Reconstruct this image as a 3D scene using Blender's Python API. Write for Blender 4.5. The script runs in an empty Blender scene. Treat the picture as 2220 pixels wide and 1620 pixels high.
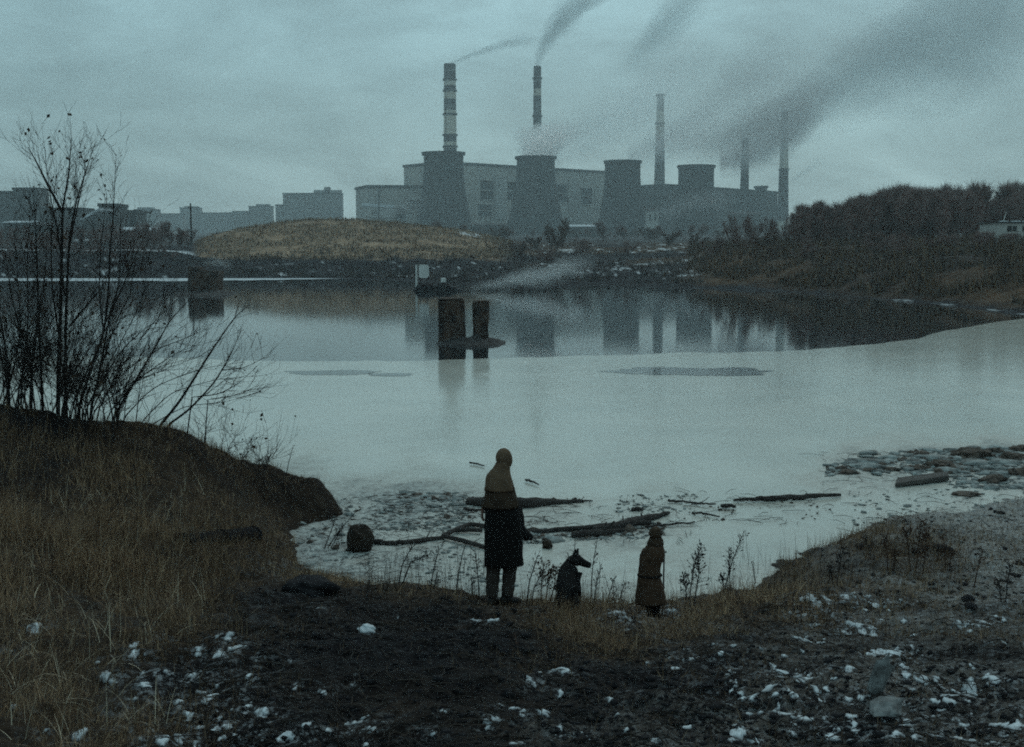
import bpy, math, random
import numpy as np
from mathutils import Vector, Matrix

random.seed(7)
RNG = np.random.default_rng(7)
SC = bpy.context.scene
COL = SC.collection

# ------------------------------------------------------------------ camera
F = 2680.0                      # focal length in photo pixels (photo 2220 x 1620)
CAMZ = 4.6                      # camera height above the lake
PITCH = math.atan((810 - 538) / F)
CT, ST = math.cos(PITCH), math.sin(PITCH)
cam = bpy.data.cameras.new('camera')
cam.sensor_fit = 'HORIZONTAL'
cam.sensor_width = 36.0
cam.lens = 36.0 * F / 2220.0
cam.clip_start = 0.1
cam.clip_end = 6000
camo = bpy.data.objects.new('camera', cam)
COL.objects.link(camo)
camo.location = (0, 0, CAMZ)
camo.rotation_euler = (math.pi / 2 - PITCH, 0, 0)
SC.camera = camo


def ray(px, py):
    cx, cy = (px - 1110) / F, (810 - py) / F
    return cx, CT + cy * ST, -ST + cy * CT


def at_y(px, py, Y):
    x, y, z = ray(px, py)
    t = Y / y
    return Vector((x * t, Y, CAMZ + z * t))


def at_z(px, py, z0=0.0):
    x, y, z = ray(px, py)
    t = (z0 - CAMZ) / z
    return Vector((x * t, y * t, z0))


# ------------------------------------------------------------------ noise
def _hash(ix, iy, seed):
    n = (ix.astype(np.int64) * 374761393 + iy.astype(np.int64) * 668265263 + seed * 974634777) & 0x7fffffff
    n = ((n ^ (n >> 13)) * 1274126177) & 0x7fffffff
    n = n ^ (n >> 16)
    return (n & 0xffff) / 65535.0


def vnoise(x, y, seed=0):
    x = np.asarray(x, float); y = np.asarray(y, float)
    ix, iy = np.floor(x), np.floor(y)
    fx, fy = x - ix, y - iy
    fx = fx * fx * (3 - 2 * fx); fy = fy * fy * (3 - 2 * fy)
    a = _hash(ix, iy, seed); b = _hash(ix + 1, iy, seed)
    c = _hash(ix, iy + 1, seed); d = _hash(ix + 1, iy + 1, seed)
    return (a * (1 - fx) + b * fx) * (1 - fy) + (c * (1 - fx) + d * fx) * fy


def fbm(x, y, octs=4, seed=0, gain=0.5):
    s = 0.0; amp = 1.0; tot = 0.0
    for i in range(octs):
        s = s + amp * vnoise(np.asarray(x) * 2 ** i, np.asarray(y) * 2 ** i, seed + i * 17)
        tot += amp; amp *= gain
    return s / tot


# ------------------------------------------------------------------ materials
def new_mat(name):
    m = bpy.data.materials.new(name)
    m.use_nodes = True
    nt = m.node_tree
    nt.nodes.clear()
    out = nt.nodes.new('ShaderNodeOutputMaterial')
    return m, nt, out


def mat(name, c1, c2=None, rough=0.9, scale=4.0, detail=6.0, bump=0.0, bump_scale=None, stretch=(1, 1, 1),
        lo=0.35, hi=0.65, metallic=0.0, spec=0.3, attr=None):
    """noise-varied surface: c1..c2 by object-space noise; attr: colour attribute multiplied in"""
    m, nt, out = new_mat(name)
    N, L = nt.nodes, nt.links
    b = N.new('ShaderNodeBsdfPrincipled')
    L.new(b.outputs[0], out.inputs[0])
    b.inputs['Roughness'].default_value = rough
    b.inputs['Metallic'].default_value = metallic
    b.inputs['Specular IOR Level'].default_value = spec
    tc = N.new('ShaderNodeTexCoord'); mp = N.new('ShaderNodeMapping')
    mp.inputs['Scale'].default_value = stretch
    L.new(tc.outputs['Object'], mp.inputs[0])
    if c2 is None:
        c2 = tuple(x * 0.6 for x in c1)
    n = N.new('ShaderNodeTexNoise'); n.inputs['Scale'].default_value = scale; n.inputs['Detail'].default_value = detail
    n.inputs['Roughness'].default_value = 0.65
    L.new(mp.outputs[0], n.inputs['Vector'])
    r = N.new('ShaderNodeValToRGB')
    r.color_ramp.elements[0].position = lo; r.color_ramp.elements[0].color = (*c1, 1)
    r.color_ramp.elements[1].position = hi; r.color_ramp.elements[1].color = (*c2, 1)
    L.new(n.outputs['Fac'], r.inputs[0])
    col = r.outputs[0]
    if attr:
        a = N.new('ShaderNodeAttribute'); a.attribute_name = attr
        mx = N.new('ShaderNodeMix'); mx.data_type = 'RGBA'; mx.blend_type = 'MULTIPLY'
        mx.inputs[0].default_value = 1
        L.new(col, mx.inputs[6]); L.new(a.outputs['Color'], mx.inputs[7])
        col = mx.outputs[2]
    L.new(col, b.inputs['Base Color'])
    if bump:
        n2 = N.new('ShaderNodeTexNoise'); n2.inputs['Scale'].default_value = bump_scale or scale * 4
        n2.inputs['Detail'].default_value = 5
        L.new(mp.outputs[0], n2.inputs['Vector'])
        bp = N.new('ShaderNodeBump'); bp.inputs['Strength'].default_value = 0.8; bp.inputs['Distance'].default_value = bump
        L.new(n2.outputs['Fac'], bp.inputs['Height']); L.new(bp.outputs[0], b.inputs['Normal'])
    return m


M = {}
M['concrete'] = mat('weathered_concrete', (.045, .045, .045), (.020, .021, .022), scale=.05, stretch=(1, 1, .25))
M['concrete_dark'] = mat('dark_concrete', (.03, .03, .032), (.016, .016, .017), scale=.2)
M['wall_grey'] = mat('grey_wall', (.42, .40, .36), (.27, .26, .245), scale=.06, stretch=(1, 1, .4))
M['wall_pale'] = mat('pale_wall', (.42, .41, .38), (.3, .3, .29), scale=.08)
M['wall_dark'] = mat('dark_wall', (.075, .075, .075), (.05, .05, .05), scale=.06)
M['roof'] = mat('tar_roof', (.03, .03, .032), (.02, .02, .02), scale=.2)
M['window_dark'] = mat('dark_glazing', (.008, .009, .010), (.016, .017, .019), rough=.7, scale=.2, spec=.1)
M['stack_pale'] = mat('stack_pale_band', (.62, .56, .46), (.46, .43, .37), scale=.15)
M['stack_dark'] = mat('stack_dark_band', (.035, .03, .032), (.02, .018, .02), scale=.15)
M['stack_grey'] = mat('stack_grey', (.16, .155, .15), (.1, .1, .1), scale=.1, stretch=(1, 1, .3))
M['steel'] = mat('dark_steel', (.02, .02, .022), (.035, .03, .028), rough=.6, scale=3)
M['block_pale'] = mat('block_render', (.22, .22, .21), (.17, .17, .165), scale=.1)
M['block_win'] = mat('block_windows', (.07, .075, .08), (.1, .1, .11), scale=.3)
M['snow'] = mat('old_snow', (.66, .71, .74), (.30, .32, .34), scale=14, lo=.36, hi=.70, bump=.01, bump_scale=40)
M['snow_patch'] = mat('melting_snow', (1, 1, 1), (.55, .56, .57), scale=14, lo=.36, hi=.72, bump=.01, bump_scale=40, attr='tint')
M['islet'] = mat('wet_rubble', (.055, .05, .048), (.010, .010, .011), scale=4, bump=.05, bump_scale=9)
M['white_paint'] = mat('white_paint', (.7, .7, .68), (.5, .5, .48), scale=3)
M['pier'] = mat('rusty_pier', (.085, .053, .037), (.010, .009, .010), scale=2.6, bump=.09, bump_scale=7, stretch=(1, 1, .5))
M['bark'] = mat('bare_bark', (.018, .014, .012), (.010, .008, .008), scale=6)
M['twig'] = mat('twig_bark', (.028, .021, .018), (.014, .011, .01), scale=3)
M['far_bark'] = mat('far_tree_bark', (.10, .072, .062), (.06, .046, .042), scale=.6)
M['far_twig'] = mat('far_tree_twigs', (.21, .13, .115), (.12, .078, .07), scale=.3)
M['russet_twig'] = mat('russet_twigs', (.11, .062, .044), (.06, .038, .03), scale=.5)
M['dead_leaf'] = mat('dead_leaves', (.05, .03, .016), (.025, .016, .01), scale=5)
M['weed'] = mat('dry_weed', (.022, .015, .012), (.012, .009, .008), scale=8)
M['weed_red'] = mat('russet_weed', (.06, .03, .018), (.03, .016, .01), scale=8)
M['wood_dark'] = mat('wet_timber', (.022, .018, .017), (.045, .038, .034), scale=2.5, stretch=(1, 1, 1), bump=.01)
M['wood_grey'] = mat('grey_timber', (.09, .08, .072), (.05, .045, .042), scale=4, bump=.01)
M['board_pale'] = mat('pale_board', (.22, .235, .235), (.07, .07, .07), scale=11, bump=.006)
M['rock'] = mat('brown_rock', (.03, .02, .012), (.015, .011, .009), scale=6, bump=.04, bump_scale=12)
M['rock_pale'] = mat('snowy_rock', (.30, .32, .32), (.05, .05, .05), scale=5, bump=.03, bump_scale=14)
M['mud'] = mat('frozen_mud', (.13, .10, .08), (.03, .024, .02), scale=9, bump=.03, bump_scale=20)
M['pipe'] = mat('dark_pipe', (.007, .008, .011), (.012, .010, .009), rough=.9, scale=5, spec=.05)
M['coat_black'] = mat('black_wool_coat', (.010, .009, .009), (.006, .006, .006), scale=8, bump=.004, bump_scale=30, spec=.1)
M['jacket_brown'] = mat('dark_brown_jacket', (.060, .041, .028), (.026, .018, .013), scale=9, bump=.004, bump_scale=30, spec=.1)  # middle step of the coat's painted fade from top-lit shoulders to black
M['cape_brown'] = mat('brown_cape', (.135, .090, .058), (.085, .057, .038), scale=9, bump=.004, bump_scale=30, spec=.1)  # hood brown, also the top-lit step of the coat's painted fade
M['coat_brown'] = mat('brown_coat', (.080, .048, .031), (.040, .025, .017), scale=9, bump=.006, bump_scale=24, spec=.1)
M['hat_brown'] = mat('fur_hat', (.065, .043, .028), (.03, .02, .014), scale=20, bump=.01, bump_scale=60, spec=.1)
M['trousers'] = mat('grey_brown_trousers', (.055, .045, .039), (.032, .026, .023), scale=7, spec=.1)
M['trousers_dark'] = mat('dark_trousers', (.014, .012, .012), (.009, .008, .008), scale=7, spec=.1)
M['boot'] = mat('dark_boots', (.008, .007, .007), (.012, .011, .01), rough=.6, scale=8)
M['skin'] = mat('skin', (.22, .13, .1), (.18, .1, .08), rough=.6, scale=8)
M['fur'] = mat('dog_fur', (.009, .008, .009), (.016, .014, .013), scale=14, bump=.012, bump_scale=60, spec=.15)
M['bag'] = mat('dark_bag', (.008, .008, .009), (.013, .012, .012), scale=10, spec=.1)
M['rubble'] = mat('dark_rubble', (.007, .007, .009), (.030, .028, .030), scale=5, spec=.1)
M['litter'] = mat('twig_litter', (.035, .026, .02), (.014, .011, .01), scale=2)
M['slush'] = mat('dirty_ice_crumbs', (.36, .39, .38), (.07, .068, .065), scale=4)
M['grass'] = mat('dry_grass', (1, 1, 1), (.75, .75, .75), scale=3, attr='tint', spec=.1)
M['undergrowth'] = mat('far_undergrowth', (1, 1, 1), (.7, .7, .7), scale=.3, attr='tint', spec=.1)


# ------------------------------------------------------------------ objects
def tag(o, label=None, cat=None, group=None, kind=None):
    if label: o['label'] = label
    if cat: o['category'] = cat
    if group: o['group'] = group
    if kind: o['kind'] = kind
    return o


def thing(name, label, cat, loc=(0, 0, 0), group=None, rotz=0.0):
    o = bpy.data.objects.new(name, None)
    o.empty_display_size = .3
    o.location = loc
    o.rotation_euler = (0, 0, rotz)
    COL.objects.link(o)
    return tag(o, label, cat, group)


def link_mesh(name, me, m, parent=None, loc=None):
    o = bpy.data.objects.new(name, me)
    if m is not None and not me.materials:
        me.materials.append(m)
    COL.objects.link(o)
    if parent is not None: o.parent = parent
    if loc is not None: o.location = loc
    return o


class MB:
    def __init__(s):
        s.v = []; s.f = []; s.mi = []; s.cur = 0

    def face(s, idx):
        s.f.append(tuple(idx)); s.mi.append(s.cur)

    def box(s, x0, x1, y0, y1, z0, z1):
        k = len(s.v)
        s.v += [(x0, y0, z0), (x1, y0, z0), (x1, y1, z0), (x0, y1, z0), (x0, y0, z1), (x1, y0, z1), (x1, y1, z1), (x0, y1, z1)]
        for q in ((0, 3, 2, 1), (4, 5, 6, 7), (0, 1, 5, 4), (1, 2, 6, 5), (2, 3, 7, 6), (3, 0, 4, 7)):
            s.face([k + i for i in q])

    def prism(s, poly, z0, z1):
        """vertical prism from a counter-clockwise polygon [(x, y)]; z0/z1 numbers or lists"""
        k = len(s.v); n = len(poly)
        a = z0 if hasattr(z0, '__len__') else [z0] * n
        b = z1 if hasattr(z1, '__len__') else [z1] * n
        s.v += [(p[0], p[1], a[i]) for i, p in enumerate(poly)] + [(p[0], p[1], b[i]) for i, p in enumerate(poly)]
        s.face([k + i for i in range(n)][::-1]); s.face([k + n + i for i in range(n)])
        for i in range(n):
            j = (i + 1) % n
            s.face((k + i, k + j, k + n + j, k + n + i))

    def rings(s, rings, closed_top=True, closed_bottom=True):
        k = len(s.v); n = len(rings[0])
        for r in rings: s.v += [tuple(p) for p in r]
        for a in range(len(rings) - 1):
            for i in range(n):
                j = (i + 1) % n
                s.face((k + a * n + i, k + a * n + j, k + (a + 1) * n + j, k + (a + 1) * n + i))
        if closed_bottom: s.face([k + i for i in range(n)][::-1])
        if closed_top: s.face([k + (len(rings) - 1) * n + i for i in range(n)])

    def lathe(s, prof, n=32, cx=0, cy=0, top=True, bottom=True, jit=0.0):
        rs = []
        for r, z in prof:
            rs.append([(cx + r * math.cos(2 * math.pi * i / n), cy + r * math.sin(2 * math.pi * i / n), z) for i in range(n)])
        s.rings(rs, top, bottom)

    def tube(s, pts, rad, n=5):
        pts = [Vector(p) for p in pts]
        if not hasattr(rad, '__len__'): rad = [rad] * len(pts)
        rs = []
        up = None
        for i, p in enumerate(pts):
            d = (pts[min(i + 1, len(pts) - 1)] - pts[max(i - 1, 0)])
            if d.length < 1e-9: d = Vector((0, 0, 1))
            d.normalize()
            if up is None:
                up = Vector((0, 0, 1)) if abs(d.z) < .9 else Vector((1, 0, 0))
            a = d.cross(up)
            if a.length < 1e-5: a = d.orthogonal()
            a.normalize(); b = d.cross(a); up = -b if False else up
            rs.append([p + (a * math.cos(2 * math.pi * k / n) + b * math.sin(2 * math.pi * k / n)) * rad[i] for k in range(n)])
        s.rings(rs)

    def quad(s, a, b, c, d):
        k = len(s.v); s.v += [tuple(a), tuple(b), tuple(c), tuple(d)]; s.face((k, k + 1, k + 2, k + 3))

    def build(s, name, m, parent=None, loc=None, smooth=False):
        me = bpy.data.meshes.new(name)
        me.from_pydata(s.v, [], s.f)
        ms = m if isinstance(m, (list, tuple)) else [m]
        for x in ms: me.materials.append(x)
        if len(ms) > 1: me.polygons.foreach_set('material_index', s.mi)
        if smooth: me.polygons.foreach_set('use_smooth', [True] * len(me.polygons))
        me.update()
        return link_mesh(name, me, None, parent, loc)


def np_mesh(name, V, Fq, m, smooth=False, color=None, cname='tint'):
    """V (n,3), Fq (k,4 or 3); color (n,3)"""
    me = bpy.data.meshes.new(name)
    n, k, w = len(V), len(Fq), Fq.shape[1]
    me.vertices.add(n); me.vertices.foreach_set('co', np.ascontiguousarray(V, dtype=np.float32).ravel())
    me.loops.add(k * w); me.loops.foreach_set('vertex_index', np.ascontiguousarray(Fq, dtype=np.int32).ravel())
    me.polygons.add(k)
    me.polygons.foreach_set('loop_start', np.arange(0, k * w, w, dtype=np.int32))
    if smooth: me.polygons.foreach_set('use_smooth', np.ones(k, dtype=bool))
    me.update(calc_edges=True)
    if color is not None:
        a = me.color_attributes.new(cname, 'FLOAT_COLOR', 'POINT')
        c = np.ones((n, 4), dtype=np.float32); c[:, :3] = color
        a.data.foreach_set('color', c.ravel())
    me.materials.append(m)
    return me


def grid_faces(nr, nc):
    i = np.arange(nr - 1)[:, None] * nc + np.arange(nc - 1)[None, :]
    i = i.ravel()
    return np.stack([i, i + 1, i + nc + 1, i + nc], 1)


# ------------------------------------------------------------------ near ground
def zz(px, py, Y): return tuple(at_y(px, py, Y))


CP = []
def cp(x, y, z): CP.append((x, y, z))
for x in (-16, -9, -4, 0, 4, 9, 16):
    cp(x, -6, 2.6); cp(x, 0, 2.2); cp(x, 4, 1.75)
for x in (-14, -7, -3, 0, 3, 7, 14):
    cp(x, 7.5, 1.47)
for x, z in ((-14, 1.7), (-6, 1.45), (-3, 1.27), (0, 1.14), (3, 1.12), (6, 1.1), (14, 1.2)): cp(x, 10, z)
for x, z in ((-14, 1.9), (-6, 1.5), (-4, 1.15), (-2.9, .93), (-2, .86), (-1, .83), (0, .72), (.7, .58), (1.5, .49), (2.3, .46), (3.2, .52), (5, .55), (8, .6), (14, .7)): cp(x, 13.2, z)
cp(1.6, 14.3, .30); cp(.7, 14.4, .42); cp(0, 14.3, .45); cp(-1.2, 14.6, .48); cp(3, 14.8, .33); cp(5, 15.2, .34)
cp(0, 15.7, -.06); cp(1.5, 15.6, -.03); cp(3, 16.3, -.03); cp(-1.2, 16.0, -.03)
cp(-2.2, 16.8, -.03); cp(-3.0, 18.0, -.05); cp(-3.45, 19.4, -.05); cp(-3.15, 22, -.08); cp(-2.7, 15.6, .32)
cp(-3.2, 16.2, .42); cp(-4, 17.4, .6); cp(-5, 16.2, 1.1); cp(-6.5, 16, 1.55)
for px, py, Y in ((0, 888, 18.2), (240, 915, 19), (330, 925, 19.2), (410, 935, 19.5), (470, 975, 19.8), (600, 1032, 20.6), (690, 1048, 21.1)):
    CP.append(zz(px, py, Y))
cp(-3.75, 20.3, .25); cp(-2.6, 21.2, -.4); cp(-2.85, 22, -.4); cp(-2.8, 20.2, -.35); cp(-3.1, 19.4, -.2); cp(-3.45, 21.3, .3); cp(-2.6, 18.6, -.25)
cp(-12, 18, 2.3); cp(-17, 18, 2.4); cp(-5.2, 21.3, .7); cp(-6.3, 21.5, .7); cp(-4.2, 22.3, 0); cp(-6, 23, -.1)
cp(-9, 22, .7); cp(-10, 24.5, -.3); cp(-16, 25, -.3); cp(-3.0, 23.5, -.4)
cp(3.5, 16.9, .0); cp(4.1, 17.5, .14); cp(4.6, 16.3, .35); cp(5.2, 18.5, .2); cp(6.5, 19.6, .23); cp(7.0, 18, .3); cp(8, 20.3, .16)
cp(9.2, 22.6, .02); cp(5.6, 19.6, -.03); cp(7.0, 21.0, -.03); cp(4.3, 18.4, -.05); cp(12, 24.5, .1); cp(12, 19, .4); cp(16, 24, .5)
cp(10, 24.5, -.2); cp(14, 28, -.3)
for x, y in ((0, 18), (2, 18.5), (-1, 19), (0, 23), (3, 22), (6, 24), (0, 30), (-8, 30), (8, 30), (16, 33), (-16, 33)): cp(x, y, -.5)
CP = np.array(CP)


def tps_fit(P, Z, lam=0.002):
    n = len(P)
    d2 = ((P[:, None, :] - P[None, :, :]) ** 2).sum(-1)
    K = np.where(d2 > 0, .5 * d2 * np.log(d2 + 1e-12), 0) + lam * np.eye(n)
    A = np.zeros((n + 3, n + 3)); A[:n, :n] = K
    A[:n, n] = 1; A[:n, n + 1:] = P; A[n, :n] = 1; A[n + 1:, :n] = P.T
    return np.linalg.solve(A, np.concatenate([Z, np.zeros(3)]))


TW = tps_fit(CP[:, :2], CP[:, 2])


def tps_eval(x, y):
    P = CP[:, :2]; n = len(P)
    out = TW[n] + TW[n + 1] * x + TW[n + 2] * y
    for i in range(n):
        d2 = (x - P[i, 0]) ** 2 + (y - P[i, 1]) ** 2 + 1e-12
        out = out + TW[i] * .5 * d2 * np.log(d2)
    return out


GX0, GX1, GY0, GY1, GS = -20.0, 20.0, -5.0, 32.0, 0.065
gx = np.arange(GX0, GX1 + 1e-6, GS); gy = np.arange(GY0, GY1 + 1e-6, GS)
XX, YY = np.meshgrid(gx, gy)
ZZ = np.clip(tps_eval(XX, YY), -.7, 3.2)
land = np.clip((ZZ + .22) / .5, 0, 1)
soil_bump = (fbm(XX * .9, YY * .9, 3, 3) - .5) * .20 + (fbm(XX * 2.6, YY * 3.4, 5, 9, .68) - .5) * .22
ridge = np.abs(fbm(XX * 1.7 + 9, YY * 2.3, 3, 41) - .5) * -.16 + .02
ZZ = ZZ + (soil_bump + ridge) * land
ZZ = ZZ + ((fbm(XX * 1.4 + 3, YY * 1.4, 4, 45, .6) - .5) * .34 + (fbm(XX * 5, YY * 5, 3, 46) - .5) * .10) * np.exp(-(ZZ / .2) ** 2)
for _x, _y, _z in ((at_y(1088, 1310, 13.5).x, 13.5, at_y(1088, 1310, 13.5).z), (at_y(1415, 1350, 14.3).x, 14.3, at_y(1415, 1350, 14.3).z), (at_y(1230, 1322, 13.9).x, 13.9, at_y(1230, 1322, 13.9).z)):
    _w = np.exp(-(((XX - _x) / .34) ** 2 + ((YY - _y) / .42) ** 2) ** 2)      # trodden level spots under the figures
    ZZ = ZZ * (1 - _w) + _w * (_z - .008)


def gz(x, y):
    x = np.asarray(x, float); y = np.asarray(y, float)
    u = np.clip((x - GX0) / GS, 0, len(gx) - 1.001); v = np.clip((y - GY0) / GS, 0, len(gy) - 1.001)
    i = u.astype(int); j = v.astype(int); fu = u - i; fv = v - j
    return (ZZ[j, i] * (1 - fu) + ZZ[j, i + 1] * fu) * (1 - fv) + (ZZ[j + 1, i] * (1 - fu) + ZZ[j + 1, i + 1] * fu) * fv


def hit(px, py, ice=True):
    """first point of the near ground (or the ice) under a photo pixel"""
    x, y, z = ray(px, py)
    ts = np.arange(4, 60, .03) / y
    X, Y, Zr = x * ts, y * ts, CAMZ + z * ts
    G = np.where((np.abs(X) < 19.9) & (Y < 31.9), gz(X, Y), -1)
    if ice: G = np.maximum(G, 0.03)
    k = np.argmax(Zr <= G)
    if Zr[k] > G[k]: k = len(ts) - 1
    return Vector((float(X[k]), float(Y[k]), float(max(Zr[k], G[k]))))


# cover control points: photo pixel -> grass density, blade length, brown, sand
COVER = [
 (50, 1000, .6, .3, .5, 0), (50, 1150, 1, .42, 1, 0), (50, 1300, 1, .36, 1, 0), (50, 1450, .7, .2, .8, 0), (50, 1600, 1, .2, .9, 0),
 (130, 930, .3, .3, .2, 0), (250, 950, .7, .25, .3, 0), (250, 1060, .9, .36, .9, 0), (250, 1250, 1, .42, 1, 0), (250, 1400, .5, .2, .6, 0), (250, 1600, .9, .2, .8, 0),
 (350, 1150, 1, .36, .9, 0), (350, 1300, .9, .42, .8, 0), (400, 960, .85, .22, .6, 0), (400, 1050, .6, .2, .7, 0), (420, 1220, .6, .3, .4, 0), (400, 1350, .7, .3, .6, 0), (400, 1500, .12, .2, .15, 0),
 (550, 1020, .8, .17, .6, 0), (680, 1060, .7, .14, .6, 0), (600, 1120, .6, .15, .7, 0), (520, 1220, .4, .22, .3, 0), (610, 1230, .6, .18, .7, 0), (700, 1262, .8, .16, 1, 0),
 (520, 1330, .15, .2, .1, 0), (600, 1305, .02, .1, .1, 0), (760, 1300, .05, .1, .2, 0), (900, 1275, .4, .12, .9, 0),
 (700, 1450, .01, .1, .05, 0), (900, 1400, .01, .1, .05, 0), (900, 1550, .02, .1, .1, 0), (1150, 1520, .03, .1, .1, 0), (1000, 1360, .02, .1, .05, 0),
 (600, 1600, .02, .1, .1, 0), (420, 1600, .25, .25, .3, 0),
 (1060, 1315, .4, .14, .5, 0), (1200, 1335, 1, .25, .8, 0), (1300, 1380, .95, .26, .8, 0), (1450, 1375, .8, .22, .7, 0), (1600, 1310, 1, .24, 1, 0), (1560, 1275, 1, .24, 1, 0), (1250, 1420, .5, .2, .4, 0),
 (1750, 1250, .9, .2, .7, .2), (1900, 1200, .8, .22, .5, .3), (2000, 1190, .8, .28, .5, .3), (2150, 1130, .15, .14, .2, 1), (2150, 1210, .5, .2, .5, .8), (2100, 1280, .5, .22, .6, .6),
 (1850, 1290, .5, .16, .6, .15), (2200, 1340, .3, .16, .3, .2), (1300, 1460, .1, .12, .2, .05), (1500, 1430, .15, .12, .2, .05), (1700, 1390, .2, .12, .3, .1), (1900, 1410, .12, .12, .1, .05),
 (2100, 1460, .12, .12, .2, .15), (1500, 1570, .1, .12, .2, .15), (1800, 1560, .12, .12, .2, .2), (2100, 1590, .12, .12, .2, .2), (1250, 1590, .03, .12, .1, .05)]
cpos = np.array([hit(c[0], c[1], False)[:2] for c in COVER])
cval = np.array([c[2:] for c in COVER])


def cover(x, y):
    x = np.asarray(x, float).ravel(); y = np.asarray(y, float).ravel()
    w = np.zeros(len(x)); s = np.zeros((len(x), 4))
    for p, v in zip(cpos, cval):
        d = ((x - p[0]) ** 2 + (.6 * (y - p[1])) ** 2 + .03) ** -1.8
        w += d; s += d[:, None] * v
    return s / w[:, None]


CV = cover(XX, YY)
patch = fbm(XX * 1.3 + 4, YY * 1.3, 4, 77).ravel()
brown = np.clip(CV[:, 2] + (patch - .5) * .9, 0, 1)
sand = np.clip(CV[:, 3] * 1.1 + (patch - .5) * .8 * (CV[:, 3] > .04), 0, 1)
FROST = [(700, 1245, .5), (650, 1185, .25), (640, 1080, 0), (600, 1120, 0), (560, 1180, 0), (690, 1055, 0), (2150, 1130, .9), (2060, 1150, .6), (2150, 1220, .8), (2080, 1280, .7), (2200, 1290, .9), (1880, 1300, .6), (1800, 1312, .7), (1360, 1335, .9), (1450, 1330, .8), (1700, 1450, .35), (2100, 1500, .5), (1900, 1560, .4),
         (2100, 1370, .5), (1620, 1520, .4), (700, 1450, .05), (500, 1450, .3), (420, 1540, .3), (900, 1500, .03), (1000, 1360, .05), (1250, 1470, .12), (1150, 1560, .03), (1500, 1400, .2), (1300, 1400, .1), (1600, 1320, .1), (300, 1200, 0), (100, 1500, .02), (400, 1000, 0), (1950, 1190, .2), (1750, 1240, .1), (900, 1270, .1), (1950, 1400, .25)]
fp_ = np.array([hit(a_, b_, False)[:2] for a_, b_, _ in FROST]); fw = np.zeros(XX.size); fs_ = np.zeros(XX.size)
for p_, (_, _, v_) in zip(fp_, FROST):
    d_ = ((XX.ravel() - p_[0]) ** 2 + (.6 * (YY.ravel() - p_[1])) ** 2 + .03) ** -1.8
    fw += d_; fs_ += d_ * v_
frost = fs_ / fw
gcol = np.stack([brown, sand, frost], 1)


def ground_mat():
    m, nt, out = new_mat('near_soil')
    N, L = nt.nodes, nt.links
    b = N.new('ShaderNodeBsdfPrincipled'); b.inputs['Roughness'].default_value = .95; b.inputs['Specular IOR Level'].default_value = .15
    L.new(b.outputs[0], out.inputs[0])
    at = N.new('ShaderNodeAttribute'); at.attribute_name = 'tint'
    sp = N.new('ShaderNodeSeparateColor'); L.new(at.outputs['Color'], sp.inputs[0])
    tc = N.new('ShaderNodeTexCoord')

    def noise(sc, det=8, ro=.65):
        n = N.new('ShaderNodeTexNoise'); n.inputs['Scale'].default_value = sc; n.inputs['Detail'].default_value = det
        n.inputs['Roughness'].default_value = ro; L.new(tc.outputs['Object'], n.inputs['Vector']); return n.outputs['Fac']

    def ramp(fac, a, b_, p0=.35, p1=.65):
        r = N.new('ShaderNodeValToRGB'); r.color_ramp.elements[0].position = p0; r.color_ramp.elements[1].position = p1
        r.color_ramp.elements[0].color = (*a, 1); r.color_ramp.elements[1].color = (*b_, 1); L.new(fac, r.inputs[0]); return r.outputs[0]

    def mix(f, a, b_):
        x = N.new('ShaderNodeMix'); x.data_type = 'RGBA'; L.new(f, x.inputs[0]); L.new(a, x.inputs[6]); L.new(b_, x.inputs[7]); return x.outputs[2]
    soil = mix(ramp(noise(1.6, 5), (0, 0, 0), (1, 1, 1), .52, .70), ramp(noise(11), (.002, .002, .003), (.009, .008, .010)), ramp(noise(18), (.005, .005, .006), (.028, .025, .028)))
    br = ramp(noise(7), (.02, .014, .010), (.085, .056, .035))
    sd = ramp(noise(14), (.15, .135, .122), (.46, .44, .41))
    c = mix(sp.outputs['Red'], soil, br); c = mix(sp.outputs['Green'], c, sd)
    fr = ramp(noise(13, 9, .72), (0, 0, 0), (1, 1, 1), .50, .60)
    fm_ = N.new('ShaderNodeMath'); fm_.operation = 'MULTIPLY'; L.new(sp.outputs['Blue'], fm_.inputs[0]); L.new(fr, fm_.inputs[1])
    c = mix(fm_.outputs[0], c, ramp(noise(30), (.2, .21, .22), (.4, .43, .45)))
    L.new(c, b.inputs['Base Color'])
    bp = N.new('ShaderNodeBump'); bp.inputs['Strength'].default_value = 1; bp.inputs['Distance'].default_value = .05
    L.new(noise(22, 8, .7), bp.inputs['Height']); L.new(bp.outputs[0], b.inputs['Normal'])
    return m


V = np.stack([XX.ravel(), YY.ravel(), ZZ.ravel()], 1)
me = GROUND_ME = np_mesh('ground', V, grid_faces(*XX.shape), ground_mat(), True, gcol)
tag(link_mesh('ground', me, None), 'dark soil of the near bank sloping down to the frozen lake', None, None, 'structure')

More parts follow.
